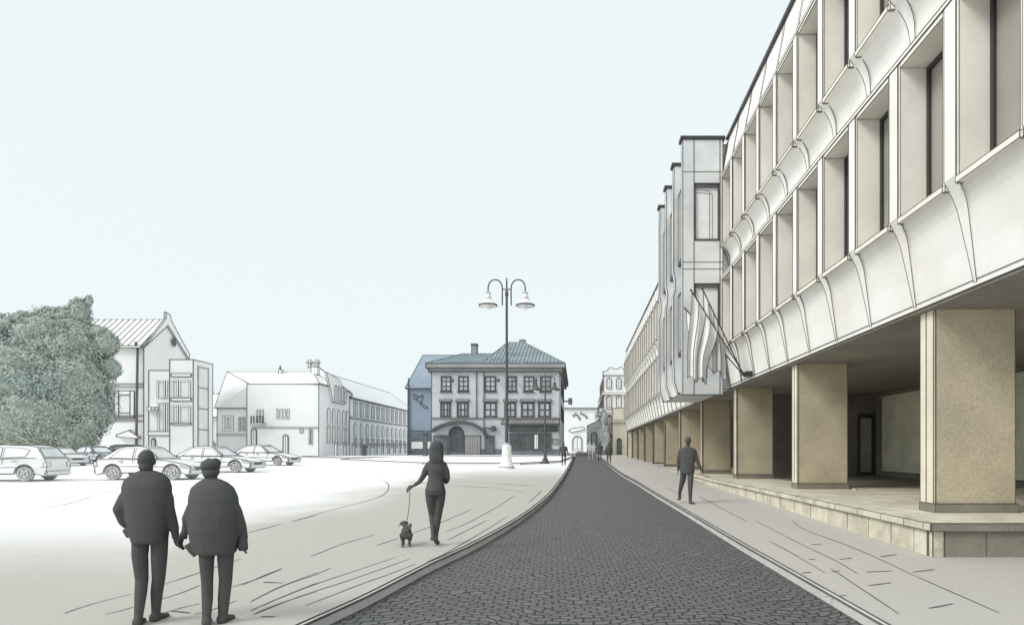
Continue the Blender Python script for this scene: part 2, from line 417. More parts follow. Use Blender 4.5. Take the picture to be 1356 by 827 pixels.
# ================================================================= THE LARGE OFFICE BUILDING ON THE RIGHT
XF = 5.43; BAY = 1.735; Y0 = 9.69 - 2*BAY; FW = .30
KS = list(range(0, 43))
def yk(k): return Y0 + BAY*k
BUMP = (11, 15)                                              # bays taken by the projecting block
YB0, YB1 = yk(BUMP[0])+.15, yk(BUMP[1])-.05
YEND = yk(42)
office = thing('office_building', 'long white concrete office building with deep framed windows above a pillared arcade', 'building', (5.8, 30, gz(30)))
def lwy(y, k=1.0): return min(max(.0135, .00135*y), .032)*k
walls = MB()
def facade_wall(ya, yb):
    # spandrel over the arcade, spandrel between the storeys, parapet: all curved outwards beneath their sills
    prof1 = [(5.80,4.03),(5.80,4.12),(5.80,4.13),(5.745,4.6),(5.665,5.05),(5.635,5.18),(5.59,5.30),(5.53,5.42),(5.495,5.475)]
    prof2 = [(5.79,8.24),(5.785,8.70),(5.765,8.88),(5.725,9.03),(5.66,9.16),(5.575,9.27),(5.505,9.325)]
    prof3 = [(5.47,12.02),(5.50,12.25),(5.56,12.6),(5.66,13.1),(5.69,13.42)]
    for prof in (prof1, prof2, prof3):
        vs = []
        for x, z in prof: vs += [(x, ya, z), (x, yb, z)]
        walls.add(vs, [(2*i+1, 2*i, 2*i+2, 2*i+3) for i in range(len(prof)-1)])
facade_wall(yk(0), YB0); facade_wall(YB1, YEND)
# body of the building behind the windows
walls.box(6.12, 20, yk(0)+.05, YEND-.05, 4.06, 13.4)
wl = MB()
part(walls, 'wall', 'stone', office, 0)
tr = MB()
for ya, yb in ((yk(0), YB0), (YB1, YEND)):
    n = 10
    for i in range(n):
        a = ya+(yb-ya)*i/n; b = ya+(yb-ya)*(i+1)/n; w = lwy(a)
        for x, z in ((5.795,4.035),(5.79,4.125)): tr.ink([(x, a, z), (x, b, z)], w)
    # slim projecting head that closes each window row
    for z in (8.17, 12.0):
        tr.box(XF-.012, 5.76, ya, yb, z, z+.075)
part(tr, 'string_course', 'stone', office, .02)
cop = MB()
for ya, yb in ((yk(0), YB0-.2), (YB1+.1, YEND)):
    cop.box(5.60, 6.3, ya, yb, 13.42, 13.52)
part(cop, 'coping', 'metal', office, 0)
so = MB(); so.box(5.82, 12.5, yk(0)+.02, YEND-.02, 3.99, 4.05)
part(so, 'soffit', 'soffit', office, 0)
endw = MB(); endw.box(5.85, 20, YEND, YEND+.25, gz(80)-.3, 13.4); part(endw, 'end_wall', 'cream', office, .1)
endn = MB(); endn.box(5.85, 20, yk(0)-.2, yk(0), 4.0, 13.4); part(endn, 'end_wall', 'stone', office, .012)

def fin(k, row):
    y = yk(k); w = FW
    if row == 0:
        front = [(5.785,4.09),(5.70,4.6),(5.62,5.05),(5.595,5.18),(5.55,5.32),(5.49,5.45),(XF-.015,5.59),(XF-.015,8.14),(XF+.01,8.165)]
        back = [(5.9,8.165),(5.9,4.14)]
    else:
        front = [(5.755,8.25),(5.745,8.70),(5.725,8.9),(5.685,9.06),(5.62,9.20),(5.54,9.32),(XF-.015,9.46),(XF-.015,11.97),(XF+.01,11.995)]
        back = [(5.9,11.995),(5.9,8.25)]
    m = MB()
    # tapers to a point at its foot
    pts = front + back; n = len(pts)
    ws = []
    z0 = pts[0][1]; z1 = 5.4 if row == 0 else 9.3
    for x, z in pts:
        t = min(1, max(0, (z-z0)/(z1-z0))); ws.append(w*(.22+.78*t)/2)
    vs = [(x, y-h, z) for (x, z), h in zip(pts, ws)] + [(x, y+h, z) for (x, z), h in zip(pts, ws)]
    fs = [tuple(range(n)), tuple(range(2*n-1, n-1, -1))]
    for i in range(n):
        j = (i+1) % n; fs.append((i, i+n, j+n, j))
    m.add(vs, fs)
    nf = len(front); lw = lwy(y)
    for s in (0, n):
        for i in range(nf-1): m.ink([vs[i+s], vs[i+1+s]], lw)
    m.ink([vs[nf-1], vs[nf-1+n]], lw)
    part(m, 'fin', 'stone', office, 0)
    if row == 1:                                             # slim rib running up the parapet
        p = MB(); L = [(5.48,12.085),(5.52,12.35),(5.60,12.75),(5.67,13.15),(5.70,13.41)]
        for s in (-.07, .07): p.ink([(x-.012, y+s, z) for x, z in L], lw)
        vs = []
        for x, z in L: vs += [(x-.012, y-.07, z), (x-.012, y+.07, z)]
        p.add(vs, [(2*i+1, 2*i, 2*i+2, 2*i+3) for i in range(len(L)-1)])
        part(p, 'parapet_rib', 'stone', office, 0)
def bay_window(k, row):
    ya, yb = yk(k)+FW/2+.004, yk(k+1)-FW/2-.004
    z0, z1 = (5.46, 8.165) if row == 0 else (9.31, 11.995)
    lw = lwy(ya, .9); t = .055; D = 5.97
    f = MB()
    # deep box: outer lip and four reveals
    f.box(XF, D, ya, ya+t, z0, z1); f.box(XF, D, yb-t, yb, z0, z1)
    f.box(XF, D, ya+t, yb-t, z1-t-.03, z1)
    f.box(XF-.03, D, ya+t-.03, yb-t+.03, z0-.001, z0+.09)
    w = part(f, 'window', 'reveal', office, lw)
    g = MB(); q = .075
    g.box(D-.10, D-.02, ya+t, ya+t+q, z0+.09, z1-.09); g.box(D-.10, D-.02, yb-t-q, yb-t, z0+.09, z1-.09)
    g.box(D-.10, D-.02, ya+t+q, yb-t-q, z1-.09-q, z1-.088); g.box(D-.10, D-.02, ya+t+q, yb-t-q, z0+.088, z0+.09+q)
    part(g, 'frame', 'metal', w, 0)
    p = MB(); p.box(D-.05, D-.03, ya+t+.02, yb-t-.02, z0+.11, z1-.11); part(p, 'pane', 'glass', w, 0)
    s = MB(); s.box(XF+.02, XF+.10, ya+t, yb-t, z0+.092, z0+.13); part(s, 'sill', 'metal', w, 0)
for k in KS:
    inside = BUMP[0] < k < BUMP[1]
    if inside: continue
    for row in (0, 1):
        if k != BUMP[1]: fin(k, row)
        if k < 42 and not (BUMP[0] <= k < BUMP[1]): bay_window(k, row)

# projecting block with its own cap and narrow flank windows
block = MB(); XB = 4.02
block.box(XB+.2, 5.9, YB0, YB1, 4.0, 13.35)
part(block, 'projecting_block', 'wash', office, .035)
fr = MB()                                                    # its front, set a little proud, framed round two openings
a0, a1 = PX(917, YB0), PX(951, YB0)
zz = [PZ(523, YB0), PZ(472, YB0), PZ(378, YB0), PZ(322, YB0), PZ(247, YB0), PZ(190, YB0)]
yo = YB0-.32
fr.box(3.94, a0, yo, YB0-.002, zz[0], zz[5]); fr.box(a1, 5.46, yo, YB0-.002, zz[0], zz[5])
for b, c in ((0, 1), (2, 3), (4, 5)): fr.box(a0, a1, yo+.002, YB0-.004, zz[b], zz[c])
for v in (232, 350, 359):
    z = PZ(v, YB0); fr.ink([(3.94, yo-.004, z), (5.44, yo-.004, z)], .025)
part(fr, 'block_front', 'wash', office, .035)
for b in (1, 3):
    w = MB(); t = .07; y1 = YB0-.20
    z0, z1 = zz[b], zz[b+1]
    w.box(a0, a0+t, y1-.1, y1, z0, z1); w.box(a1-t, a1, y1-.1, y1, z0, z1); w.box(a0+t, a1-t, y1-.1, y1, z1-t*2, z1); w.box(a0+t, a1-t, y1-.1, y1, z0, z0+t)
    ww = part(w, 'window', 'greyframe', office, .02)
    p = MB(); p.box(a0+.02, a1-.02, y1-.03, y1, z0+.02, z1-.02)
    if b == 3:
        for k in (.28, .55): p.ink([(a0+.1, y1-.035, z1-.4*k-.1), (a0+(a1-a0)*(.5+k*.4), y1-.035, z1-.4*k-.15), (a0+(a1-a0)*(.5+k*.4), y1-.035, z0+.1)], .02)
    part(p, 'pane', 'flag', ww, 0)
ncol = 4; bw = (YB1-YB0)/3.0
for i in range(ncol):
    y = YB0-.32 + (YB1-YB0+.3)*i/(ncol-1); dz = .0
    if i > 0:
        f = MB()
        pts = [(4.12,4.03),(3.97,4.5),(3.93,5.5),(3.93,8.0),(4.0,8.3),(4.0,8.7),(3.93,9.1),(3.93,12.2),(3.95,13.0),(3.95,13.4),(4.3,13.4),(4.3,4.03)]
        f.prism([(x, y, z) for x, z in pts], (0, .42, 0))
        part(f, 'fin', 'wash', office, .04)
    c = MB(); c.box(3.86 if i else 3.86, 5.55 if i == 0 else 4.3, y-.05, y+.47, 13.403, 13.52); part(c, 'coping', 'metal', office, 0)
    if i < ncol-1:
        yn = YB0-.32 + (YB1-YB0+.3)*(i+1)/(ncol-1)
        for z0, z1 in ((5.5, 8.0), (9.2, 12.1)):
            w = MB(); w.box(4.11, 4.215, y+.55, yn-.12, z0, z1); ww = part(w, 'window', 'greyframe', office, .035)
            p = MB(); p.box(4.095, 4.108, y+.7, yn-.25, z0+.15, z1-.15); part(p, 'pane', 'glass', ww, 0)

# arcade: platform, pillars, recessed wall
PLX, PLY = 5.06, 9.49
plat = MB()
yt = 26.5
top = .595
cap = MB(); cap.box(PLX-.05, 12.4, PLY-.05, yt, top-.11, top)
n = 14
for i in range(n):
    y = PLY + (yt-PLY)*((i+.5)/n)**1.4
    cap.ink([(PLX-.052, y, top-.105), (PLX-.052, y, top), (PLX+.05, y+.01, top+.002)], .008)
pl2 = MB()
pl2.prism([(PLX, PLY, gz(PLY)-.15), (PLX, yt-.02, gz(yt)-.15), (PLX, yt-.02, top-.112), (PLX, PLY, top-.112)], (7.3, 0, 0))
for i in range(1, n+2):
    y = PLY + (yt-PLY)*(i/(n+2))**1.25
    pl2.ink([(PLX-.001, y, gz(y)), (PLX-.001, y, top-.12)], .009 if i % 2 else .014)
pl2.ink([(PLX+.45, PLY-.001, gz(PLY)), (PLX+.45, PLY-.001, top-.12)], .012)
pl2.ink([(PLX+.0, PLY+.12, gz(PLY)), (PLX-.002, PLY+.12, top-.12)], .05)
pf = MB(); pf.box(PLX+.16, 12.3, PLY-.02, PLY-.002, gz(PLY)-.1, top-.115); pf.box(PLX-.06, 12.3, PLY-.075, PLY-.052, top-.112, top+.003); pf.ink([(PLX+.75, PLY-.022, gz(PLY)), (PLX+.75, PLY-.022, top-.115)], .012); part(pf, 'platform_front_shade', 'plinth', office, .014)  # shaded front face and cap edge, the shade painted as a darker colour
platform = part(pl2, 'platform_wall', 'creamstain', office, .016)
part(cap, 'platform_slab', 'creamstain', office, .012)
fl = MB(); fl.box(5.55, 12.4, yt+.02, YEND, gz(yt)-.1, top-.05); part(fl, 'arcade_floor', 'creamstain', office, .03)
st = MB(); st.box(5.25, 12.4, yt+.03, yt+4, gz(yt)-.1, top-.17); part(st, 'step', 'creamstain', office, .03)
PY = [11.12 + 6.94*i for i in range(11)]
for i, y in enumerate(PY):
    x0, x1 = 5.95, 7.31; d = .44; lw = max(.016, .0013*y)
    zb = top if y < yt else top-.05
    p = MB(); p.box(x0+.03, x1-.002, y+.0, y+d, zb+.15, 4.0)
    pp = part(p, 'pillar', 'tan', office, lw)
    e = MB(); e.box(x0-.006, x0+.028, y+.012, y+d*.52, zb+.15, 3.99); e.box(x0-.006, x0+.028, y+d*.56, y+d-.01, zb+.15, 3.99)
    part(e, 'edge_strip', 'cream', pp, lw*.8)
    q = MB(); q.box(x0+.0, x1+.03, y-.04, y+d+.04, zb+.001, zb+.148); part(q, 'plinth', 'plinth', pp, lw*.8)
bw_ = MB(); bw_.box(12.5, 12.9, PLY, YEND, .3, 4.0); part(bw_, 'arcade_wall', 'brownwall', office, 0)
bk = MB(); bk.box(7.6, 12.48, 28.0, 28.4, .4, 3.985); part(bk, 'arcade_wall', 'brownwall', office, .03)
for ya, yb in ((13.2, 19.8), (20.4, 27.2)):
    g = MB(); g.box(12.42, 12.497, ya, yb, .80, 3.85); part(g, 'stone_panel', 'greenstone', office, .025)
d = MB(); d.box(11.75, 12.40, 27.92, 27.997, .62, 3.2); dd = part(d, 'entrance_door', 'metal', office, .03)
g = MB(); g.box(11.85, 12.3, 27.90, 27.918, .75, 3.0); part(g, 'pane', 'glass', dd, 0)
th = MB(); th.box(7.3, 12.38, 17.45, 17.75, top+.001, top+.05); part(th, 'threshold', 'cream', office, .02)
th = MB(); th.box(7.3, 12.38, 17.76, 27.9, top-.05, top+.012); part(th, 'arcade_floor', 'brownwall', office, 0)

# flags on raked poles, each pole and each flag its own thing
brk = Vector((5.60, 22.2, 4.22))
fb = MB(); fb.box(5.58, 5.80, 22.05, 22.45, 4.12, 4.28); fb.box(5.46, 5.585, 22.12, 22.40, 4.16, 4.25)
tag(fb.build('flag_bracket', 'metal', None, 0, org=(5.6, 22.25, 4.1)), 'dark metal bracket on white wall holding raked flag poles', 'bracket')
tips = [(915,384,21.95),(930,382,22.25),(907,408,22.55)]
lab = ['raked dark flagpole with nearest of the white flags', 'raked dark flagpole between two others, reaching highest', 'shortest raked dark flagpole behind the other two']
for i, (u, v, y) in enumerate(tips):
    tip = Vector((PX(u, y), y, PZ(v, y))); b = brk + Vector((-.12, -.1+.13*i, .02*i))
    mb = MB(); mb.tube([b, tip], .021, 8); mb.ell(tip, (.04,.04,.04), 8, 6)
    tag(mb.build('flagpole', 'metal', None, 0, org=b), lab[i], 'flagpole', 'flagpoles on the office wall')
    # hanging cloth: a folded sheet, gathered below the upper half of the pole
    vs = []; nu, nv = 15, 10
    top_a = tip + (b-tip)*.02; top_b = tip + (b-tip)*(.52 if i else .5)
    drop = [2.85, 2.6, 2.2][i]; bx_ = PX([909, 937, 918][i], y)
    for a in range(nu+1):
        s = a/nu; p0 = top_a.lerp(top_b, s)
        for c in range(nv+1):
            t = c/nv
            g = min(1, t*1.3); g = g*g*(3-2*g)
            xb = bx_ + (.62 if i < 2 else .4)*s
            p = Vector((p0.x + (xb-p0.x)*g*.85, y + (p0.y-y)*(1-g) + .14*math.sin(s*15+i)*min(1, t*2.2), p0.z - drop*t*(1-.42*s) + .09*math.sin(s*11+i)*t))
            vs.append(p)
    fm = MB(); W = nv+1
    fm.add(vs, [(a*W+c, a*W+c+1, (a+1)*W+c+1, (a+1)*W+c) for a in range(nu) for c in range(nv)])
    back = [p + Vector((.0, .012, 0)) for p in vs]
    fm.add(back, [((a+1)*W+c, (a+1)*W+c+1, a*W+c+1, a*W+c) for a in range(nu) for c in range(nv)])
    for a in (0, 4, 8, 11, nu): fm.ink([vs[a*W+c] + Vector((0,-.012,0)) for c in range(nv+1)], .022)
    fm.ink([vs[a*W+nv] for a in range(nu+1)], .022); fm.ink([vs[a*W] for a in range(nu+1)], .02)
    tag(fm.build('flag', 'flag', None, 0, org=top_a), ['white drooping flag hanging lowest in front on its raked pole', 'middle white drooping flag on its raked pole', 'small white drooping flag furthest back on its raked pole'][i], 'flag', 'white flags on the office wall')

# ================================================================= BLUE CORNER HOUSE
YH = 87.0; lwh = .12
def hx(cx, y=YH): return PX(520+cx*.2419, y)
def hz(cy, y=YH): return PZ(440+cy*.2419, y)
blue = thing('corner_house', 'pale blue three storey corner house with blue metal hipped roof and arched doorway', 'house', (hx(560), YH, gz(YH)))
x0, x1 = hx(212), hx(915); ze = hz(215)
w = MB(); w.box(x0, x1, YH, YH+24, gz(YH)-.4, ze); part(w, 'wall', 'bluewall', blue, lwh)
c = MB()
c.box(x0-.35, x1+.4, YH-.4, YH+24.3, ze+.002, ze+.45); c.box(x0-.6, x1+.7, YH-.7, YH+24.6, ze+.452, hz(172))
part(c, 'cornice', 'cornice', blue, lwh)
zr = hz(172)+.01; rf = MB(); ex0, ex1, ey0, ey1 = x0-.6, x1+.7, YH-.7, YH+24.6
yr = YH+12
zl = PZ(468, yr); zt = PZ(453, yr)
lx, mx_ = PX(612, yr), PX(650, yr)
rf.add([(ex0,ey0,zr),(ex1,ey0,zr),(ex1,ey1,zr),(ex0,ey1,zr),(lx,yr,zl),(mx_+4,yr,zl)],
       [(0,1,5,4),(1,2,5),(2,3,4,5),(3,0,4)])
cx0 = PX(637, ey0)
tx0, tx1 = PX(672, yr), PX(694, yr)
rf.add([(cx0,ey0+.01,zr),(ex1+.02,ey0+.01,zr),(ex1+.02,ey1,zr),(cx0,ey1,zr),(tx0,yr,zt),(tx1,yr,zt)], [(0,1,5,4),(1,2,5),(2,3,4,5),(3,0,4)])
def roof_seams(mb, A, B, Cc, D, n, w):      # between eave A-B and ridge D-C
    A, B, Cc, D = map(Vector, (A, B, Cc, D))
    nn = (B-A).cross(D-A).normalized(); nn = nn if nn.z > 0 else -nn
    for i in range(1, n):
        x = A.lerp(B, i/n)                  # straight up the slope, stopping at hip or ridge
        up = (D - A) - (B-A)*((D-A).dot(B-A)/(B-A).length_squared)
        s = (x-A).dot((B-A).normalized()); l0 = (D-A).dot((B-A).normalized()); l1 = (Cc-A).dot((B-A).normalized()); Lb = (B-A).length
        t = 1.0
        if s < l0: t = s/l0
        if s > l1: t = (Lb-s)/max(Lb-l1, 1e-6)
        mb.ink([x+nn*.02, x+up*t+nn*.02], w)
roof_seams(rf, (ex0,ey0,zr), (ex1,ey0,zr), (mx_+4,yr,zl), (lx,yr,zl), 30, .06)
roof_seams(rf, (cx0,ey0,zr), (ex1,ey0,zr), (tx1,yr,zt), (tx0,yr,zt), 22, .06)
roof = part(rf, 'roof', 'blueroof', blue, lwh, ang=10)
ch = MB(); ch.box(PX(625, yr), PX(632, yr), yr-.5, yr+.5, zl-1, PZ(457, yr)); ch.box(PX(624.5, yr), PX(632.5, yr), yr-.6, yr+.6, PZ(457, yr)-.001, PZ(455.5, yr)); part(ch, 'chimney', 'cornice', roof, lwh*.8)
dm = MB(); yd = YH+4; dm.prism([(PX(u, yd), yd, PZ(v, yd)) for u, v in [(673,478),(688,478),(688,472),(684,469.5),(680,469),(676,470),(673,473)]], (0, 5, 0)); dmo = part(dm, 'dormer', 'blueroof', roof, lwh)
ch = MB(); ch.box(PX(688, yr), PX(696, yr), yr-.3, yr+.3, zt-.4, zt+.35); part(ch, 'chimney', 'cornice', roof, lwh*.6)
for i, (a, b) in enumerate([(265,320),(360,415),(505,565),(628,678),(718,775),(808,865)]):
    window(blue, 'y', YH, hx(a), hx(b), hz(322), hz(240), lwh*.8, 'greyframe', 'bluepane', (2, 3), t=.13, sill=True)
for i, (a, b) in enumerate([(262,318),(352,415),(500,570),(612,675),(703,775),(797,865)]):
    ww = window(blue, 'y', YH, hx(a), hx(b), hz(465), hz(380), lwh*.8, 'greyframe', 'bluepane', (3 if i < 2 else 2, 2), t=.2)
    q = MB(); q.box(hx(a)-.12, hx(b)+.12, YH-.22, YH-.001, hz(378), hz(367)); part(q, 'lintel', 'cornice', ww, lwh*.7)
sc = MB(); sc.box(x0-.02, x1+.03, YH-.10, YH-.001, hz(472), hz(466)); part(sc, 'string_course', 'cornice', blue, .06)
pb = MB(); pb.box(x0-.03, x1+.04, YH-.08, YH-.001, gz(YH)-.3, hz(640)); part(pb, 'plinth', 'greyblue', blue, .08)
dp = MB()
for cx in (460, 500): dp.tube([(hx(cx), YH-.1, hz(215)), (hx(cx), YH-.1, hz(470 if cx == 460 else 560))], .07, 6)
part(dp, 'downpipe', 'greyframe', blue, 0)
# big shallow arch canopy over the doors
ca = MB(); pts = []
for i in range(21):
    t = i/20; cx = 225+(520-225)*t; cy = 530 - 45*math.sin(math.pi*min(1, t*1.02))**.8 + (35 if t > .98 else 30*max(0, t-.75)*2)
    pts.append((hx(cx), hz(cy)))
ca.prism([(x, YH-.9, z) for x, z in pts] + [(x, YH-.9, z-.34) for x, z in reversed(pts)], (0, .88, 0)); part(ca, 'arch_canopy', 'greyframe', blue, lwh)
arched(blue, 'y', YH, hx(308), hx(390), gz(YH), hz(515), lwh, 'greyframe', 'shop', 'door')
for a, b in ((225,300),(395,480),(505,556)):
    d = MB(); d.box(hx(a), hx(b), YH-.14, YH-.001, gz(YH)+.1, hz(565))
    for i in range(1, 6):
        xx = hx(a+(b-a)*i/6); d.ink([(xx, YH-.145, gz(YH)+.2), (xx, YH-.145, hz(568))], .05)
    part(d, 'shutter', 'greyblue' if a != 395 else 'cornice', blue, lwh)
# shopfront to the right: tiled canopy, sign with illegible scrollwork, glazed openings
s = MB(); s.prism([(hx(600), YH-1.0, hz(500)), (hx(912), YH-1.0, hz(500)), (hx(912), YH-.0, hz(474)), (hx(600), YH-.0, hz(474))], (0, .0, -.12)); 
for i in range(1, 34):
    xx = hx(600+312*i/34); s.ink([(xx, YH-1.0, hz(500)+.03), (xx, YH-.05, hz(474)+.03)], .05)
part(s, 'canopy', 'cornice', blue, lwh)
s = MB(); s.box(hx(640), hx(905), YH-.2, YH-.002, hz(542), hz(512)); so_ = part(s, 'sign_board', 'shop', blue, lwh*.7)
s = MB()
for i in range(9):
    xx = hx(660+i*25); zc = hz(527); pts = [(xx+.22*math.cos(a*.8), YH-.215, zc+.2*math.sin(a*.8)) for a in range(7)]; s.tube(pts, .035, 5)
part(s, 'scrollwork', 'cornice', so_, 0)
for a, b, m in ((640,688,'shop'),(722,770,'shop'),(772,800,'paleglass'),(805,868,'shop'),(692,718,'shop')):
    d = MB(); d.box(hx(a), hx(b), YH-.13, YH-.001, hz(642), hz(552)); wd = part(d, 'shop_window', 'greyframe', blue, lwh*.7)
    p = MB(); p.box(hx(a)+.12, hx(b)-.12, YH-.155, YH-.132, hz(635), hz(558)); p.ink([((hx(a)+hx(b))/2, YH-.16, hz(635)), ((hx(a)+hx(b))/2, YH-.16, hz(558))], .06); part(p, 'pane', m, wd, 0)
s = MB(); s.box(hx(875), hx(905), YH-.1, YH-.001, hz(610), hz(582)); part(s, 'notice', 'cornice', blue, .07)
s = MB(); s.tube([(hx(500), YH-.3, hz(524)), (hx(552), YH-.3, hz(524))], .09, 6); s.lathe((hx(552), YH-.3, hz(540)), [(.1,0),(.38,.1),(.38,.55),(.1,.7)], 10); part(s, 'wall_lamp', 'greyframe', blue, .05)
for a in (330, 580, 672, 785):
    s = MB(); s.tube([(hx(a-10), YH-.02, hz(265)), (hx(a), YH-.5, hz(265))], .05, 5); s.ell((hx(a), YH-.55, hz(264)), (.24,.24,.24), 8, 6); part(s, 'floodlight', 'greyframe', blue, 0)
for yy, k in [(92,2),(97,2),(102,2),(107,2)]:
    for za, zb in ((hz(322), hz(240)), (hz(465), hz(380))): window(blue, 'x', x1, yy, yy+1.6, za, zb, lwh*.8, 'greyframe', 'bluepane', (2, 2), t=.15)
# its lower wing to the left
wing = thing('house_wing', 'plain blue side house with steep blue roof left of the pale blue corner house', 'house', (PX(550, 94), 94, gz(94)))
wx0, wx1 = PX(540, 94), x0+1
zw = PZ(514, 94); w = MB(); w.box(wx0, wx1+4, 94, 108, gz(94)-.4, zw); part(w, 'wall', 'bluewall2', wing, lwh)
yq = 101; r = MB(); zq = PZ(470, yq)
r.add([(wx0-.3,93.6,zw),(wx1+4,93.6,zw),(wx1+4,108.4,zw),(wx0-.3,108.4,zw),(PX(560,yq),yq,zq),(wx1+4,yq,zq)], [(0,1,5,4),(1,2,5),(2,3,4,5),(3,0,4)]); part(r, 'roof', 'bluewall2', wing, lwh)
p = MB(); p.box(wx0-.03, wx1, 93.9, 93.999, gz(94)+.0, PZ(570, 94)); pb = part(p, 'base_band', 'greyblue', wing, .08)
p = MB(); p.box(wx0+.5, wx1-1, 93.86, 93.897, PZ(594, 94), PZ(584, 94)); part(p, 'panel', 'paleglass', pb, .08)
p = MB(); p.tube([(wx0+.15, 93.85, gz(94)), (wx0+.15, 93.85, zw+1.4)], .12, 6); part(p, 'downpipe', 'greyframe', wing, 0)
p = MB()
for q in ([(546,524),(549,521),(552,523),(554,526),(557,524),(560,522),(559,528),(557,532),(561,536),(566,538)], [(547,527),(551,529),(555,531),(557,536),(562,540),(567,540)], [(548,525),(552,526),(551,530)]):
    p.tube([(PX(u, 93.9), 93.93, PZ(v, 93.9)) for u, v in q], .06, 5)
part(p, 'wall_painting', 'greyframe', wing, 0)
# black post beside it
# ================================================================= LEFT-HAND HOUSES
lw8 = .105
A = thing('gabled_house', 'tall white gabled house with standing seam roof behind the big tree', 'house', (-55, 74, gz(74)))
ax0, ax1, ay0, ay1 = -74, -48.4, 74, 82
ae, ar = 13.4, 16.7
w = MB(); w.prism([(ax1, ay0, gz(74)-.4), (ax1, ay1, gz(74)-.4), (ax1, ay1, ae), (ax1, (ay0+ay1)/2, ar), (ax1, ay0, ae)], (ax0-ax1, 0, 0)); part(w, 'wall', 'white', A, lw8)
r = MB(); ym = (ay0+ay1)/2
r.prism([(ax0, ay0-.5, ae-.35), (ax0, ym, ar+.1), (ax0, ym, ar+.35), (ax0, ay0-.5, ae-.1)], (ax1-ax0+.0, 0, 0))
r.prism([(ax0, ay1+.3, ae-.2), (ax0, ym, ar+.1), (ax0, ym, ar+.35), (ax0, ay1+.3, ae+.05)], (ax1-ax0+.0, 0, 0))
roof_seams(r, (ax0, ay0-.5, ae-.08), (ax1, ay0-.5, ae-.08), (ax1, ym, ar+.37), (ax0, ym, ar+.37), 36, .08)
roofA = part(r, 'roof', 'white', A, lw8)
g = MB(); g.prism([(ax1, ay0-.3, ae-.3), (ax1, ym-.35, ar+.45), (ax1, ym-.35, ar+1.15), (ax1, ym+.4, ar+1.0), (ax1, ym+.7, ar+.3), (ax1, ay1-.1, ae+.6), (ax1, ay1+.3, ae+.25), (ax1, ay1+.3, ae-.5), (ax1, ym, ar-.35)], (.22, 0, 0)); part(g, 'gable_coping', 'white', A, lw8)
g = MB(); g.ell((ax1+.24, ym+1.2, ae+1.2), (.04, .42, .55), 14, 8); part(g, 'round_window', 'greyframe', A, 0)
for z in (PZ(508, 74), PZ(512, 74), PZ(550, 74), PZ(557, 74)):
    s = MB(); s.box(ax0, ax1-.02, ay0-.07, ay0-.001, z-.05, z+.05); part(s, 'string_course', 'white', A, .05)
for u0, u1 in ((152,178),(95,118)):
    window(A, 'y', ay0, PX(u0, 74), PX(u1, 74), PZ(552, 74), PZ(517, 74), lw8, 'white', 'paleglass', (1, 1), t=.45, sill=True)
dp = MB(); dp.tube([(PX(181, 73.8), 73.6, PZ(453, 74)), (PX(183, 73.8), 73.7, PZ(463, 74)), (PX(181, 73.8), 73.7, gz(74))], .13, 6); part(dp, 'downpipe', 'greyframe', A, 0)
ca = MB(); ca.prism([(PX(150,73), 73.5, PZ(575,73)), (PX(166,73), 73.5, PZ(569,73)), (PX(179,73), 73.5, PZ(578,73)), (PX(179,73), 73.5, PZ(580,73)), (PX(150,73), 73.5, PZ(578,73))], (0, .5, 0)); part(ca, 'door_canopy', 'white', A, lw8)

Bx = thing('glass_annex', 'white modern annex with stacked glazed panels beside the gabled house', 'building', (PX(230, 70), 70, gz(70)))
yB = 70.0
def bxm(u0, u1, v0, v1, d0, d1): return MB().box(PX(u0, yB), PX(u1, yB), yB+d0, yB+d1, PZ(v1, yB), PZ(v0, yB))
part(bxm(197, 230, 490, 607, 0, 3.4), 'low_block', 'white', Bx, lw8)
part(bxm(228.5, 259.5, 476.5, 607, -.5, 3.2), 'tower', 'white', Bx, lw8)
for u0, u1, v0, v1 in ((208,219,504,527),(220,227,504,527),(209,219,533,571),(220,227,533,571)):
    window(Bx, 'y', yB, PX(u0, yB), PX(u1, yB), PZ(v1, yB), PZ(v0, yB), .035, 'white', 'paleglass', (1, 1), t=.16)
for v0, v1 in ((504,528),(537,560)):
    for u0, u1 in ((232,240),(241,256)): window(Bx, 'y', yB-.5, PX(u0, yB), PX(u1, yB), PZ(v1, yB), PZ(v0, yB), .035, 'white', 'paleglass', (1, 1), t=.16)
for v0, v1 in ((495,499),(527,531),(560,562)):
    q = MB(); q.box(PX(231, yB), PX(257, yB), yB-.58, yB-.501, PZ(v1, yB), PZ(v0, yB)); part(q, 'floor_band', 'white', Bx, .08)
q = bxm(197, 228, 571, 576, -.10, -.001); part(q, 'floor_band', 'white', Bx, .08)
arched(Bx, 'y', yB, PX(201, yB), PX(206, yB), gz(70), PZ(580, yB), .08)
for a in (.9,): window(Bx, 'x', PX(259.5, yB), yB+a-.6, yB+a+1.4, PZ(596, yB), PZ(484, yB), .045, 'white', 'paleglass', (1, 4), t=.1)
q = MB(); q.lathe((PX(203, yB), yB-.1, PZ(545, yB)), [(.1, 0), (.55, .1), (.55, .5), (.1, .6)], 10); part(q, 'wall_lamp', 'white', Bx, .07)

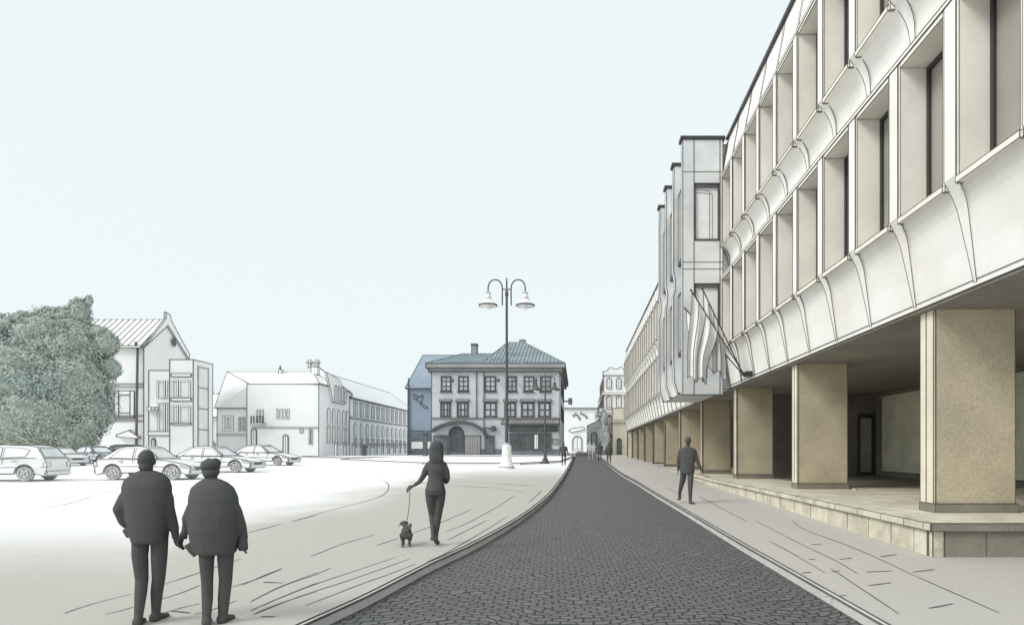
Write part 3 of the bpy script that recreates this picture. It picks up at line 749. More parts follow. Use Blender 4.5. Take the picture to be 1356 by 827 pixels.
Cc = thing('small_house', 'small white house tucked between the glass annex and the steep roofed house', 'house', (PX(285, 90), 90, gz(90)))
w = MB(); w.box(PX(262, 90), PX(310, 90), 90, 98, gz(90)-.4, PZ(552, 90)); part(w, 'wall', 'white', Cc, lw8)
r = MB(); r.prism([(PX(258, 90), 89.6, PZ(552, 90)), (PX(258, 90), 94, PZ(518, 90)), (PX(258, 90), 98.4, PZ(552, 90))], (5.6, 0, 0)); part(r, 'roof', 'white', Cc, lw8)
window(Cc, 'y', 90, PX(270, 90), PX(280, 90), PZ(575, 90), PZ(556, 90), lw8, 'greyframe', 'paleglass', (2, 1), t=.18)
arched(Cc, 'y', 90, PX(266, 90), PX(286, 90), gz(90), PZ(582, 90), lw8, bars=False, name='gateway')

D = thing('steep_roofed_house', 'white house with steep roof, blank square front wall and chimneys', 'house', (PX(370, 82), 82, gz(82)))
yD = 82.0
w = MB(); bx0, bx1 = PX(327, yD), PX(422, yD); zD = PZ(508, yD)
w.box(bx0, bx1, yD, yD+11, gz(yD)-.4, zD)
part(w, 'wall', 'white', D, lw8)
w = MB(); lx0 = PX(287.5, 84); zlw = PZ(540, 84); w.box(lx0, bx0-.003, 84, 93, gz(84)-.4, zlw); part(w, 'side_wall', 'white', D, lw8)
yr_ = 87.5; rz_ = PZ(492, yr_); ra, rb = PX(301, yr_), PX(414, yr_)
r = MB()
r.add([(lx0-.2, 83.7, zlw), (bx0-.004, 83.7, zlw), (bx0-.004, 82.9, zD+.02), (bx1+.2, 81.8, zD+.02), (rb, yr_, rz_), (ra, yr_, rz_), (lx0-.2, 93, zlw), (bx1+.2, 93, zD)],
      [(0,1,2,5), (2,3,4,5), (0,5,6), (3,7,4), (7,6,5,4)])
rD = part(r, 'roof', 'white', D, lw8)
for u, v0, v1, wd in ((417.5,486,493,.45),(372,489,494,.16)):
    q = MB(); y = 87; q.box(PX(u, y)-wd, PX(u, y)+wd, y-.3, y+.3, PZ(v1+3, y), PZ(v0, y)); part(q, 'chimney', 'white', rD, .09)
for u, vv in ((371,483),(418,484)):
    q = MB(); q.lathe((PX(u, 87), 87, PZ(493, 87)), [(.3, 0), (.08, .35), (.16, .6), (.02, (493-vv)*.099)], 8); part(q, 'finial', 'greyframe', rD, 0)
dm = MB(); dm.prism([(PX(u, 85), 85, PZ(v, 85)) for u, v in ((312,540),(322,540),(322,520),(319,519),(316,523))], (0, 3, 0)); part(dm, 'dormer', 'white', rD, .09)
s = MB(); s.box(lx0-.05, bx0-.01, 83.9, 83.999, PZ(576, 84), PZ(574, 84)); part(s, 'string_course', 'white', D, .07)
s = MB(); s.box(bx0+.6, bx1+.03, yD-.08, yD-.001, PZ(566.5, yD), PZ(565, yD)); part(s, 'string_course', 'white', D, .06)
window(D, 'y', 84, PX(295, 84), PX(309, 84), PZ(570, 84), PZ(550, 84), .045, 'white', 'paleglass', (2, 1), t=.28)
window(D, 'y', 84, PX(316, 84), PX(325, 84), PZ(570, 84), PZ(552, 84), .045, 'white', 'paleglass', (3, 1), t=.1)
window(D, 'y', yD, PX(340, yD), PX(349, yD), PZ(560, yD), PZ(542, yD), .045, 'white', 'paleglass', (2, 2), t=.13)
q = MB(); q.box(PX(336, yD), PX(352, yD), yD-.8, yD-.001, PZ(562, yD), PZ(560, yD)); 
for u in (336.5, 340, 344, 348, 351.5): q.box(PX(u, yD)-.04, PX(u, yD)+.04, yD-.78, yD-.7, PZ(559.9, yD), PZ(551, yD))
part(q, 'balcony', 'white', D, .07)
window(D, 'y', yD, PX(366, yD), PX(383, yD), PZ(554, yD), PZ(541, yD), .045, 'white', 'paleglass', (4, 1), t=.16)
arched(D, 'y', yD, PX(375, yD), PX(382, yD), gz(yD), PZ(575, yD), .08)
arched(D, 'y', yD, PX(333, yD), PX(340, yD), gz(yD), PZ(567, yD), .08)
window(D, 'y', yD, PX(397, yD), PX(402, yD), PZ(573, yD), PZ(567, yD), .045, 'white', 'paleglass', (1, 1), t=.12)
window(D, 'y', yD, PX(409, yD), PX(414, yD), PZ(588, yD), PZ(566, yD), .045, 'white', 'paleglass', (2, 1), t=.12)
XE = bx1
dg = MB(); dg.prism([(XE, 84.0, 11.6), (XE, 88.6, 11.1), (XE, 91.2, 9.0), (XE, 90.6, 8.0), (XE, 86.2, 8.0)], (.25, 0, 0)); part(dg, 'gable', 'white', D, .08)
for y in (86.6, 87.9, 89.1, 90.1): window(D, 'x', XE+.25, y, y+.8, 8.2, 10.2, .04, 'white', 'paleglass', (1, 1), t=.12)
for y in (84.6, 86.4, 88.2, 90.0, 91.5):
    arched(D, 'x', XE, y, y+1.1, 5.0, 7.2, .04, 'white', 'paleglass')
    window(D, 'x', XE, y, y+1.1, 2.7, 4.8, .04, 'white', 'paleglass', (1, 1), t=.12)

E = thing('long_terrace', 'long white two storey terrace with rows of arched windows beyond the steep roofed house', 'building', (XE, 108, gz(108)))
ye0, ye1 = 93.1, 130; zE = 9.15
w = MB(); w.box(XE-10, XE-.003, ye0, ye1, gz(92)-.4, zE); part(w, 'wall', 'white', E, .12)
r = MB(); r.prism([(XE+.3, ye0, zE), (XE-4.8, ye0, 13.0), (XE-10.3, ye0, zE)], (0, ye1-ye0, 0)); rE = part(r, 'roof', 'white', E, .12)
g = MB(); g.prism([(XE+.35, ye0-.25, zE+.0), (XE+.35, ye0-.25, zE+.5), (XE-4.6, ye0-.25, 13.6), (XE-5.4, ye0-.25, 13.6), (XE-5.2, ye0-.25, 12.9)], (0, .5, 0)); part(g, 'gable_coping', 'white', E, .1)
for dx in (-4.6, -5.6):
    q = MB(); q.lathe((XE+dx, ye0, 13.3), [(.35, 0), (.35, .6), (.5, .7), (.2, 1.1)], 8); part(q, 'chimney', 'white', rE, .08)
for z in (zE-.15, 6.25): 
    s = MB(); s.box(XE-.002, XE+.12, ye0+.1, ye1, z, z+.15); part(s, 'string_course', 'white', E, .08)
for i in range(13):
    y = ye0+1.6+i*2.7
    window(E, 'x', XE, y, y+1.5, 6.7, 8.7, .045, 'white', 'paleglass', (2, 1), t=.12)
    arched(E, 'x', XE, y, y+1.3, 3.9, 5.7, .045, 'white', 'paleglass')
    window(E, 'x', XE, y, y+1.3, 2.2, 3.6, .045, 'white', 'paleglass', (2, 1), t=.12)

# low posts and wall at the foot of the terraces
fence = thing('low_railing', 'low white railing of square posts along the foot of the white terrace', 'railing', (XE+2, 95, gz(95)))
for i in range(13):
    y = 83.5+i*3.1; x = XE+1.6+ i*.06
    q = MB(); q.box(x-.14, x+.14, y-.14, y+.14, gz(y)-.2, gz(y)+1.6); part(q, 'post', 'white', fence, .08)
q = MB(); q.prism([(XE+1.58, 83.5, gz(83.5)+1.35), (XE+1.58, 83.5, gz(83.5)+1.5), (XE+2.3, 121, gz(121)+1.5), (XE+2.3, 121, gz(121)+1.35)], (.05, 0, 0)); part(q, 'rail', 'white', fence, .07)
ps = MB(); q0 = G(563, 604.5); ps.box(q0.x-.22, q0.x+.22, q0.y-.2, q0.y+.2, q0.z-.1, q0.z+2.7); ps.box(q0.x-.3, q0.x+.3, q0.y-.27, q0.y+.27, q0.z+2.702, q0.z+2.85)
tag(ps.build('gate_post', 'greyframe', None, .06, org=q0), 'dark square gate post standing at the left corner of the pale blue house', 'post')
bn = MB(); b0 = G(482, 604.5); bn.lathe(b0, [(.25, -.05), (.3, .1), (.3, 1.1), (.36, 1.15), (.36, 1.35), (.2, 1.5)], 10)
tag(bn.build('litter_bin', 'greyframe', None, .06, org=b0), 'small grey round litter bin standing in front of the white terrace', 'litter bin')

# ================================================================= END OF THE STREET
Gh = thing('street_end_house', 'white sketched house closing the far end of the street', 'house', (1.2, 135, gz(135)))
yG = 138.0
w = MB(); w.box(PX(745, yG), PX(800, yG), yG, yG+8, gz(yG)-.5, PZ(541, yG)); part(w, 'wall', 'white', Gh, .16)
r = MB(); r.box(PX(743, yG), PX(802, yG), yG-.4, yG+8.4, PZ(541, yG)+.002, PZ(539.6, yG)); part(r, 'coping', 'white', Gh, .14)
arched(Gh, 'y', yG, PX(758, yG), PX(771, yG), gz(yG), PZ(577, yG), .14, name='gateway')
g = MB(); g.prism([(PX(u, yG), yG-.2, PZ(v, yG)) for u, v in ((753,570),(757,567),(772,565),(775,568),(772,569),(757,572))], (0, .19, 0)); part(g, 'pediment', 'white', Gh, .12)
q = MB()
for u, v in ((760,550),(763,548),(766,551),(770,547),(774,549),(777,552),(768,554)): q.tube([(PX(u+1.5*math.cos(a), yG), yG-.05, PZ(v+1.6*math.sin(a), yG)) for a in (0,1,2,3,4,5)], .09, 4)
part(q, 'wall_ornament', 'greyframe', Gh, 0)
G2 = thing('gabled_hall', 'white gabled hall beside the trees near the street end', 'house', (2.6, 112, gz(112)))
yg = 112.0
w = MB(); w.prism([(PX(u, yg), yg, PZ(v, yg)) for u, v in ((778,602),(806,602),(806,549),(800,553),(778,563))], (0, 10, 0)); part(w, 'wall', 'white', G2, .14)
arched(G2, 'y', yg, PX(783, yg), PX(790, yg), gz(yg), PZ(572, yg), .11, name='door')
hs = MB(); hs.box(PX(800, 96), PX(800, 96)+5, 96, 103, gz(96)-.4, PZ(549, 96)); hs2 = thing('cream_annex', 'narrow cream annex behind the far end of the office building', 'building', (PX(815, 96), 96, gz(96)))
hs = MB(); hs.box(PX(811, 96), PX(811, 96)+4, 96, 103, gz(96)-.4, PZ(540, 96)); part(hs, 'wall', 'cream', hs2, .1)
hs = MB(); hs.box(PX(810, 96), PX(811, 96)+4.2, 95.7, 103.2, PZ(559, 96), PZ(556, 96)); part(hs, 'cornice', 'cream', hs2, .08)
arched(hs2, 'y', 96, PX(817, 96), PX(823, 96), gz(96), PZ(580, 96), .1, 'greyframe', 'brownwall', name='door')
sg = MB(); sg.box(PX(753,92), PX(757.5,92), 92, 92.12, PZ(535,92), PZ(527,92)); sg.tube([(-2.0, 92.06, PZ(531,92)), (PX(755,92), 92.06, PZ(531,92))], .06, 5)
part(sg, 'hanging_sign', 'cornice', blue, .09)

# ================================================================= TREES
def tree(name, label, base, h, blobs, nleaf, size, leafm, barkm, trunk_r, lines=0, group=None):
    base = Vector(base); t = thing(name, label, 'tree', base, group=group)
    tk = MB()
    tk.tube([base + Vector((0,0,-.3)), base + Vector((.1,0,h*.2)), base + Vector((-.1,.1,h*.45)), base + Vector((0,0,h*.75))], [trunk_r*1.3, trunk_r, trunk_r*.8, trunk_r*.3], 9)
    for c, r in blobs[::2]:
        c = Vector(c); s = base + Vector((0,0,h*.3)); tk.tube([s, s.lerp(c, .5) + Vector((0,0,.3)), c], [trunk_r*.5, trunk_r*.35, trunk_r*.12], 6)
    part(tk, 'trunk', barkm, t, 0)
    cv = []; cf = []
    for c, r in blobs:                     # solid leaf-coloured core, added so shaded gaps between leaves look less dark
        e = MB(); e.ell(Vector(c)-base, tuple(q*.86 for q in r), 18, 12)
        o_ = len(cv); cv += [Vector((v.x, v.y, max(v.z, gz(base.y)-base.z+.4)))*1 for v in e.v]; cf += [tuple(i+o_ for i in f) for f in e.f]
    tot = sum(r[0]*r[2] for c, r in blobs)
    for c, r in blobs:
        c = Vector(c); n = int(nleaf*r[0]*r[2]/tot)
        for _ in range(n):
            d = Vector((random.gauss(0,1), random.gauss(0,1), random.gauss(0,1))).normalized()
            k = random.uniform(.74, 1.0)**.5 * random.uniform(.93, 1.06)
            # knobbly outline
            k *= 1 + .10*math.sin(d.x*7+c.x)*math.sin(d.z*8+c.z*2) + .06*math.sin(d.y*15+d.z*13) + .05*math.sin(d.x*17+d.z*9)
            p = c + Vector((d.x*r[0], d.y*r[1], d.z*r[2]))*k
            if p.z < gz(p.y)+.1: continue
            nrm = (d + Vector((random.gauss(0,.16), random.gauss(0,.16), random.gauss(0,.16)+.05))).normalized()
            a = nrm.orthogonal().normalized(); a.rotate(Matrix.Rotation(random.uniform(0, 6.28), 3, nrm)); b = nrm.cross(a)
            s = size*random.uniform(.6, 1.35)
            o_ = len(cv); cv += [p - a*s*.5 - base, p - a*s*.1 + b*s*.33 - base, p + a*s*.6 - base, p - a*s*.1 - b*s*.33 - base]; cf.append((o_, o_+1, o_+2, o_+3))
    me = bpy.data.meshes.new('crown'); me.from_pydata([v.to_tuple() for v in cv], [], cf); me.materials.append(M[leafm])
    oc = bpy.data.objects.new('crown', me); C.objects.link(oc); oc.parent = t
    return t
yT = 57.0
def bl(u, v, ru, rv, dy=0, dr=None):
    k = yT/F; return ((PX(u, yT), yT+dy, PZ(v, yT)), (ru*k, (dr or ru*.8)*k, rv*k))
random.seed(3)
tree('broadleaf_tree', 'huge sage green leafy tree with foliage down to the ground behind the cars', (PX(35, yT), yT, gz(yT)), 12,
     [bl(40,520,95,78), bl(-40,500,80,80), bl(95,470,46,48), bl(108,520,48,60,-1), bl(60,450,48,40), bl(105,415,15,22), bl(88,425,20,20), bl(70,425,22,20), bl(118,398,5,8), bl(20,445,30,30), bl(30,420,11,9), bl(50,422,11,11), bl(140,455,18,18), bl(145,488,15,16),
      bl(128,545,32,38,-1), bl(70,560,70,46,-2), bl(0,565,70,45,-2), bl(120,580,32,24,-2), bl(-30,560,60,50), bl(100,440,28,24), bl(130,440,16,10), bl(-20,440,35,30), bl(138,565,15,18,-2)], 170000, .20, 'leaf', 'bark', .5)
random.seed(5)
def tall_house(label, X, ya, yb, zt, cols, rows, seed):
    t = thing('tall_house', label, 'house', (X+2, ya, gz(ya)), group='tall pale houses at the street end'); g0 = gz(ya)
    w = MB(); w.box(X, X+5, ya, yb, g0-.4, zt); part(w, 'wall', 'white', t, .11)
    a = MB(); a.prism([(X-.1, ya-.1, zt), (X+5.1, ya-.1, zt), (X+5.1, ya-.1, zt+.5), (X+3.2, ya-.1, zt+.6), (X+2.6, ya-.1, zt+1.3), (X+1.9, ya-.1, zt+.9), (X+.9, ya-.1, zt+1.2), (X+.4, ya-.1, zt+.6), (X-.1, ya-.1, zt+.6)], (0, 1.2, 0)); part(a, 'parapet', 'white', t, .10)
    n = len(rows)
    for i_, z in enumerate(rows):
        c = MB(); c.box(X-.32, X+5.2, ya-.3, yb, z-.16, z+.16); part(c, 'cornice', 'white', t, .08)
    for z0, z1 in zip([g0+.6]+rows, rows+[zt]):
        for k in range(cols):
            x0 = X+.45+k*1.45
            arched(t, 'y', ya, x0, x0+.75, z0+.7, z1-.35, .075)
        y = ya+1.5
        while y < yb-2:
            q = MB(); q.box(X-.06, X-.001, y, y+1.1, z0+.7, z1-.4); ww = part(q, 'window', 'white', t, .08)
            q = MB(); q.box(X-.07, X-.062, y+.2, y+.9, z0+.9, z1-.6); part(q, 'pane', 'cornice', ww, 0)
            y += 2.6
    for yy in (ya+.4, (ya+yb)/2):
        b = MB(); b.box(X-.7, X-.003, yy, yy+2.2, rows[1]+.17, rows[1]+.9); part(b, 'balcony', 'white', t, .08)
    return t
tall_house('tallest narrow pale house rising beside the end of the office building', 3.75, 99, 116, 12.9, 3, [4.2, 7.2, 10.2], 1)
tall_house('lower pale house with cornices beyond the tallest pale house', 3.85, 118.5, 133, 10.6, 2, [4.4, 7.6], 2)
yT = 97.0
tree('pale_tree', 'pale sketched street tree in front of the tall pale houses at the street end', (PX(799, yT), yT, gz(yT)), 9,
     [bl(799,570,5,20), bl(802,580,6,22), bl(796,575,4,15), bl(800,592,6,12), bl(800,552,4,10)], 2200, .5, 'paleleaf', 'palebark', .15)
yT = 104.0
tree('pale_tree', 'pale rounded tree top rising behind the small white house', (PX(285, yT), yT, gz(yT)), 7,
     [bl(276,530,14,14), bl(294,532,15,13), bl(285,545,18,16), bl(268,540,10,12)], 3000, .6, 'paleleaf', 'palebark', .25)

# ================================================================= STREET LAMPS
def lamp(label, base, h, k, arms, pale=True, dark='lampmetal'):
    b = Vector(base); t = thing('street_lamp', label, 'street lamp', b, group='street lamps on the square')
    p = MB()
    if pale: p.lathe(b, [(.50,-.05),(.50,.12),(.44,.2),(.33,.55),(.30,.7),(.29,1.42),(.22,1.58),(.13,1.66)], 16)
    else: p.lathe(b, [(.34,-.05),(.34,.1),(.2,.35),(.12,.6),(.09,.9)], 10)
    part(p, 'pedestal', 'white' if pale else dark, t, .05 if pale else 0, ang=24)
    c = MB(); z1 = 1.6 if pale else .8
    c.lathe(b, [(.12*k,z1),(.11*k,h*.33),(.14*k,h*.335),(.14*k,h*.345),(.09*k,h*.35),(.075*k,h*.9),(.11*k,h*.905),(.11*k,h*.925),(.055*k,h*.93),(.05*k,h*.985),(.02*k,h)], 10)
    part(c, 'column', dark, t, 0, smooth=False)
    a = MB(); 
    for s, reach, hh in arms:
        top = b + Vector((0,0,h*hh)); rad = reach/2
        pts = [top + Vector((s*.28*k, 0, -1.1*k)), top + Vector((s*.28*k, 0, 0))] + [top + Vector((s*(.28*k + (reach-.28*k)/2*(1-math.cos(q))), 0, (reach-.28*k)*.58*math.sin(q))) for q in [math.pi*i/10 for i in range(1, 11)]] + [top + Vector((s*reach, 0, -.25*k))]
        a.tube(pts, .045*k, 7)
        a.tube([top + Vector((0,0,-.1)), top + Vector((s*.28*k,0,-.1))], .04*k, 6)
        g = top + Vector((s*reach, 0, -.25*k))
        sh = MB(); sh.lathe(g, [(.05*k,0.0),(.17*k,-.08*k),(.2*k,-.42*k),(.26*k,-.5*k),(.58*k,-.83*k),(.58*k,-.89*k),(.3*k,-.9*k)], 16)
        so = part(sh, 'lamp_shade', 'paleglass' if pale else 'greyframe', t, .055*k, ang=30)
        bu = MB(); bu.ell(g + Vector((0,0,-.9*k)), (.26*k,.26*k,.22*k), 12, 8); part(bu, 'bulb', 'paleglass', so, 0)
    part(a, 'arm', dark, t, 0)
    return t
b1 = G(671, 620.5)
lamp('tall double armed street lamp on white pedestal with bell shades', b1, 12.15, 1.0, [(-1, 1.18, .945), (1, 1.18, .945)])
b2 = G(722, 613.5)
lamp('shorter dark street lamp in front of the blue house shopfront', b2, 7.2, .72, [(-1, .75, .93), (1, .75, .93)], pale=False)

# ================================================================= CARS
def car(label, u_c, v_b, Lc, Hc, heading, rz=0, paint='car', kind='sedan', y=None, group='cars parked on the square'):
    if y is None: p = G(u_c, v_b)
    else: p = Vector((PX(u_c, y), y, gz(y)))
    lw = max(.028, .0011*p.y)
    t = thing('parked_car', label, 'car', p, rz + (0 if heading > 0 else math.pi), group=group, local=True)
    t.rotation_euler = Vector((0, 0, rz + (0 if heading > 0 else math.pi)))
    W = .86; h = Hc; hl = Lc/2; zb = .22; belt = h*.60
    wr = .325; fx, rx = hl*.63, -hl*.60
    def archpts(cx): return [(cx + (wr+.07)*math.cos(a), wr*.98 + (wr+.07)*math.sin(a)) for a in [math.pi*(1 - i/10) for i in range(11)]]
    def keep(l): return [(x, max(z, zb)) for x, z in l]
    if kind == 'sedan':
        up = [(hl*.985,.34),(hl,.50),(hl*.97,.62),(hl*.90,.70),(hl*.45,belt-.02),(hl*.30,belt+.02),(-hl*.62,belt+.05),(-hl*.93,belt+.02),(-hl*.985,belt-.10),(-hl,.55),(-hl*.97,.32)]
        gh = [(hl*.36,belt),(hl*.02,h-.04),(-hl*.10,h),(-hl*.38,h-.015),(-hl*.52,h-.08),(-hl*.86,belt+.03)]
        glass = [[(hl*.27,belt+.06),(hl*.015,h-.12),(-hl*.16,h-.08),(-hl*.16,belt+.06)],[(-hl*.20,belt+.06),(-hl*.20,h-.08),(-hl*.40,h-.10),(-hl*.50,h-.16),(-hl*.68,belt+.08)]]
    else:
        up = [(hl*.985,.34),(hl,.52),(hl*.96,.66),(hl*.88,.76),(hl*.52,belt),(-hl*.6,belt+.05),(-hl*.95,belt+.06),(-hl,.72),(-hl*1.0,.5),(-hl*.96,.30)]
        gh = [(hl*.50,belt),(hl*.12,h-.05),(-hl*.10,h),(-hl*.60,h-.03),(-hl*.78,h-.1),(-hl*.955,belt+.04)]
        glass = [[(hl*.36,belt+.07),(hl*.08,h-.15),(-hl*.14,h-.10),(-hl*.14,belt+.07)],[(-hl*.18,belt+.07),(-hl*.18,h-.10),(-hl*.50,h-.13),(-hl*.66,h-.22),(-hl*.60,belt+.12)]]
    low = [(-hl*.95, zb)] + keep(archpts(rx)) + keep(archpts(fx)) + [(hl*.95, zb)]
    outline = up[::-1] + low[1:-1] if False else low + up
    mb = MB()
    # body side sections: bulges slightly and narrows at nose and tail
    def hw(x, z):
        q = abs(x)/hl; return W*(1 - .10*max(0, q-.75)/.25 - .05*max(0, (z-.55))/.4 - .03*max(0, .4-z)/.2)
    n = len(outline)
    vs = [(x, -hw(x, z), z) for x, z in outline] + [(x, hw(x, z), z) for x, z in outline]
    fs = [tuple(range(n)), tuple(range(2*n-1, n-1, -1))] + [((i+1) % n, i, i+n, (i+1) % n + n) for i in range(n)]
    mb.add(vs, fs)
    for sy in (-1, 1):
        for a in range(n): pass
        for px_ in ([(hl*.96,.56),(hl*.5,.58),(-hl*.5,.60),(-hl*.96,.62)], [(hl*.30,belt-.02),(hl*.28,.34)], [(-hl*.18,belt),(-hl*.18,.30)], [(fx-wr-.1,.30),(rx+wr+.1,.30)]):
            mb.ink([(x, sy*(hw(x, z)+.002), z) for x, z in px_], lw*.7)
        mb.ink([(x, sy*(hw(x, z)+.001), z) for x, z in outline], lw)
    body = part(mb, 'body', paint, t, 0)
    k = MB(); n = len(gh)
    def gw(z): return .80 - .20*(z-belt)/(h-belt)
    vs = [(x, -gw(z), z) for x, z in gh] + [(x, gw(z), z) for x, z in gh]
    k.add(vs, [tuple(range(n)), tuple(range(2*n-1, n-1, -1))] + [((i+1) % n, i, i+n, (i+1) % n + n) for i in range(n)])
    for s in (0, 7e-4): pass
    for sy in (0, n): k.ink([vs[i+sy] for i in range(n)], lw)
    for i in (0, n-1): k.ink([vs[i], vs[i+n]], lw)
    k.ink([vs[1], vs[1+n]], lw*.8); k.ink([vs[n-2], vs[2*n-2]], lw*.8)
    part(k, 'cabin', paint, t, 0)
    for gl in glass:
        for sy in (-1, 1):
            g = MB(); g.prism([(x, sy*(gw(z)+.002), z) for x, z in gl], (0, sy*.008, 0)); part(g, 'side_window', 'carglass', t, lw*.7)
    for (xa, za), (xb, zb_), nm in ((gh[0], gh[1], 'windscreen'), (gh[-1], gh[-2], 'rear_window')):
        g = MB(); s = 1 if xa > xb else -1
        A_, B_ = Vector((xa, 0, za)), Vector((xb, 0, zb_)); nn = Vector((za-zb_, 0, xb-xa)); nn = nn if nn.z > 0 else -nn; nn.normalize()
        a1 = A_.lerp(B_, .12); b1_ = A_.lerp(B_, .88)
        g.prism([a1 + Vector((0,-gw(a1.z)*.86,0)) + nn*.004, a1 + Vector((0,gw(a1.z)*.86,0)) + nn*.004, b1_ + Vector((0,gw(b1_.z)*.86,0)) + nn*.004, b1_ + Vector((0,-gw(b1_.z)*.86,0)) + nn*.004], nn*.008)
        part(g, nm, 'carglass', t, lw*.7)
    for cx in (fx, rx):
        for sy in (-1, 1):
            c = Vector((cx, sy*(W-.12), wr))
            def ring(prof): return [[c + Vector((r*math.cos(2*math.pi*q/20), sy*o, r*math.sin(2*math.pi*q/20))) for q in range(20)] for r, o in prof]
            m_ = MB(); m_.rings(ring([(wr*.9,-.1),(wr,-.07),(wr,.07),(wr*.92,.105),(wr*.68,.105)]))
            wh = part(m_, 'wheel', 'tyre', t, lw*.55, ang=45)
            m_ = MB(); m_.rings(ring([(wr*.67,.08),(wr*.67,.112),(wr*.6,.116),(wr*.52,.10),(wr*.18,.10),(wr*.15,.125)]))
            for q in range(5):
                a = 2*math.pi*q/5+.3; m_.ink([c + Vector((wr*.16*math.cos(a), sy*.112, wr*.16*math.sin(a))), c + Vector((wr*.6*math.cos(a), sy*.112, wr*.6*math.sin(a)))], lw*.6)
            part(m_, 'rim', 'rim', wh, lw*.5, ang=40)
    for sy in (-1, 1):
        q = MB(); x = hl*.93; z = .60; q.prism([(hl*.80, sy*(hw(hl*.8,.6)+.004), .66), (hl*.975, sy*(hw(hl*.975,.6)+.004), .60), (hl*.985, sy*(hw(hl*.98,.55)+.004), .53), (hl*.84, sy*(hw(hl*.84,.55)+.004), .56)], (.02, sy*.012, 0)); part(q, 'headlight', 'carglass', t, lw*.6)
        q = MB(); q.box(hl*.985, hl*1.004, sy*.45, sy*.72, .52, .62); part(q, 'headlight', 'carglass', t, lw*.5)
        q = MB(); q.box(-hl*1.004, -hl*.94, sy*.52, sy*(hw(hl*.96,.7)+.012), .62, .80); part(q, 'tail_light', 'carglass', t, lw*.6)
        q = MB(); q.box(hl*.24, hl*.30, sy*.80, sy*.97, belt+.05, belt+.17); part(q, 'mirror', paint, t, lw*.6)
        for xx in (hl*.0-.05, -hl*.42): 
            q = MB(); q.box(xx-.09, xx+.09, sy*(W-.005), sy*(W+.018), belt-.10, belt-.07); part(q, 'handle', paint, t, lw*.4)
    for s, nm in ((1, 'bumper'), (-1, 'bumper')):
        q = MB(); q.box(s*hl*.955, s*(hl*1.008), -.74, .74, .26, .42); part(q, nm, paint, t, lw*.6)
    q = MB(); q.box(hl*.99, hl*1.01, -.36, .36, .46, .56); part(q, 'grille', 'greyframe', t, lw*.4)
    return t
car('white sedan parked side on behind the couple holding hands', 203, 634, 4.25, 1.48, 1)
car('white saloon parked between the two other right facing saloons', 289, 624.5, 4.7, 1.45, 1, R(-4))
car('white saloon parked furthest right of the row, by the steep roofed house', 352, 615.5, 4.7, 1.5, 1, R(-10))
car('white hatchback cut by the left edge, its rear towards the tree', 9, 636, 4.2, 1.55, -1, R(6), kind='hatch')
car('small white car half hidden behind the hatchback under the tree', 82, 616, 4.0, 1.35, 1, R(-25), kind='sedan')
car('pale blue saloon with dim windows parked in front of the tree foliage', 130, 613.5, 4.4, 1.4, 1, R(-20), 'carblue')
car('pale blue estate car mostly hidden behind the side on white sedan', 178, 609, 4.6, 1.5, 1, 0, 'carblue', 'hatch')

# ================================================================= PEOPLE
def remesh(mb, name, m, parent, vox=.010, it=6):
    me = bpy.data.meshes.new(name); me.from_pydata([tuple(p) for p in mb.v], [], mb.f); 
    o = bpy.data.objects.new(name, me); C.objects.link(o)
    bm = bmesh.new(); bm.from_mesh(me); bmesh.ops.recalc_face_normals(bm, faces=bm.faces); bm.to_mesh(me); bm.free()
    r = o.modifiers.new('r', 'REMESH'); r.mode = 'VOXEL'; r.voxel_size = vox; r.use_smooth_shade = True
    s = o.modifiers.new('s', 'SMOOTH'); s.factor = .5; s.iterations = it
    dg = bpy.context.evaluated_depsgraph_get(); dg.update()
    m2 = bpy.data.meshes.new_from_object(o.evaluated_get(dg)); o.modifiers.clear(); o.data = m2; bpy.data.meshes.remove(me)
    m2.materials.clear(); m2.materials.append(M[m])
    for p in m2.polygons: p.use_smooth = True
    o.parent = parent; return o
def stack(mb, rows, dep, n=20, yo=0.0):       # rows: (left, right, z) and depth share of the half width
    rs = []
    for i, row in enumerate(rows):
        l, r, z = row[:3]; c = (l+r)/2; a = (r-l)/2; d = row[3] if len(row) > 3 else dep; yy = row[4] if len(row) > 4 else yo
        ring = []
        for k in range(n):
            q = 2*math.pi*k/n; cx, sy = math.cos(q), math.sin(q)
            e = .85                                    # slightly squared section
            ring.append(Vector((c + a*math.copysign(abs(cx)**e, cx), yy + d*math.copysign(abs(sy)**e, sy), z)))
        rs.append(ring)
    mb.rings(rs)
RSC = 1.0
def limb(mb, pts, n=12):
    pts = [tuple(p[:3]) + (p[3]*RSC,) for p in pts]
    mb.tube([p[:3] for p in pts], [p[3] for p in pts], n)
    for p in (pts[0], pts[-1]): mb.ell(p[:3], (p[3],)*3, n, 8)
def hand(mb, c, d, side, size=.085, curl=.5):
    """palm + four curled fingers + thumb; d points along the hand, side towards the thumb"""
    c = Vector(c); d = Vector(d).normalized(); s = Vector(side); s = (s - d*s.dot(d)).normalized(); nrm = d.cross(s)
    mb.rings([[c + d*(size*t) + s*(w*math.cos(q)) + nrm*(h*math.sin(q)) for q in [2*math.pi*k/10 for k in range(10)]] for t, w, h in ((-.25,.024,.018),(.1,.034,.017),(.7,.041,.015),(1.0,.040,.013))])
    for i, ln in enumerate((.068, .078, .072, .056)):
        b = c + d*size*.9 + s*(.031 - .0205*i)
        p1 = b + d*ln*.45 + nrm*ln*.12*curl; p2 = p1 + d*ln*.33 + nrm*ln*.32*curl; p3 = p2 + d*ln*.12 + nrm*ln*.34*curl
        mb.tube([b - d*.01, p1, p2, p3], [.0098, .009, .0082, .0068], 7)
    b = c + d*size*.15 + s*.028
    mb.tube([b, b + s*.024 + d*.026 + nrm*.006, b + s*.03 + d*.052 + nrm*.014], [.0125, .0115, .0085], 7)
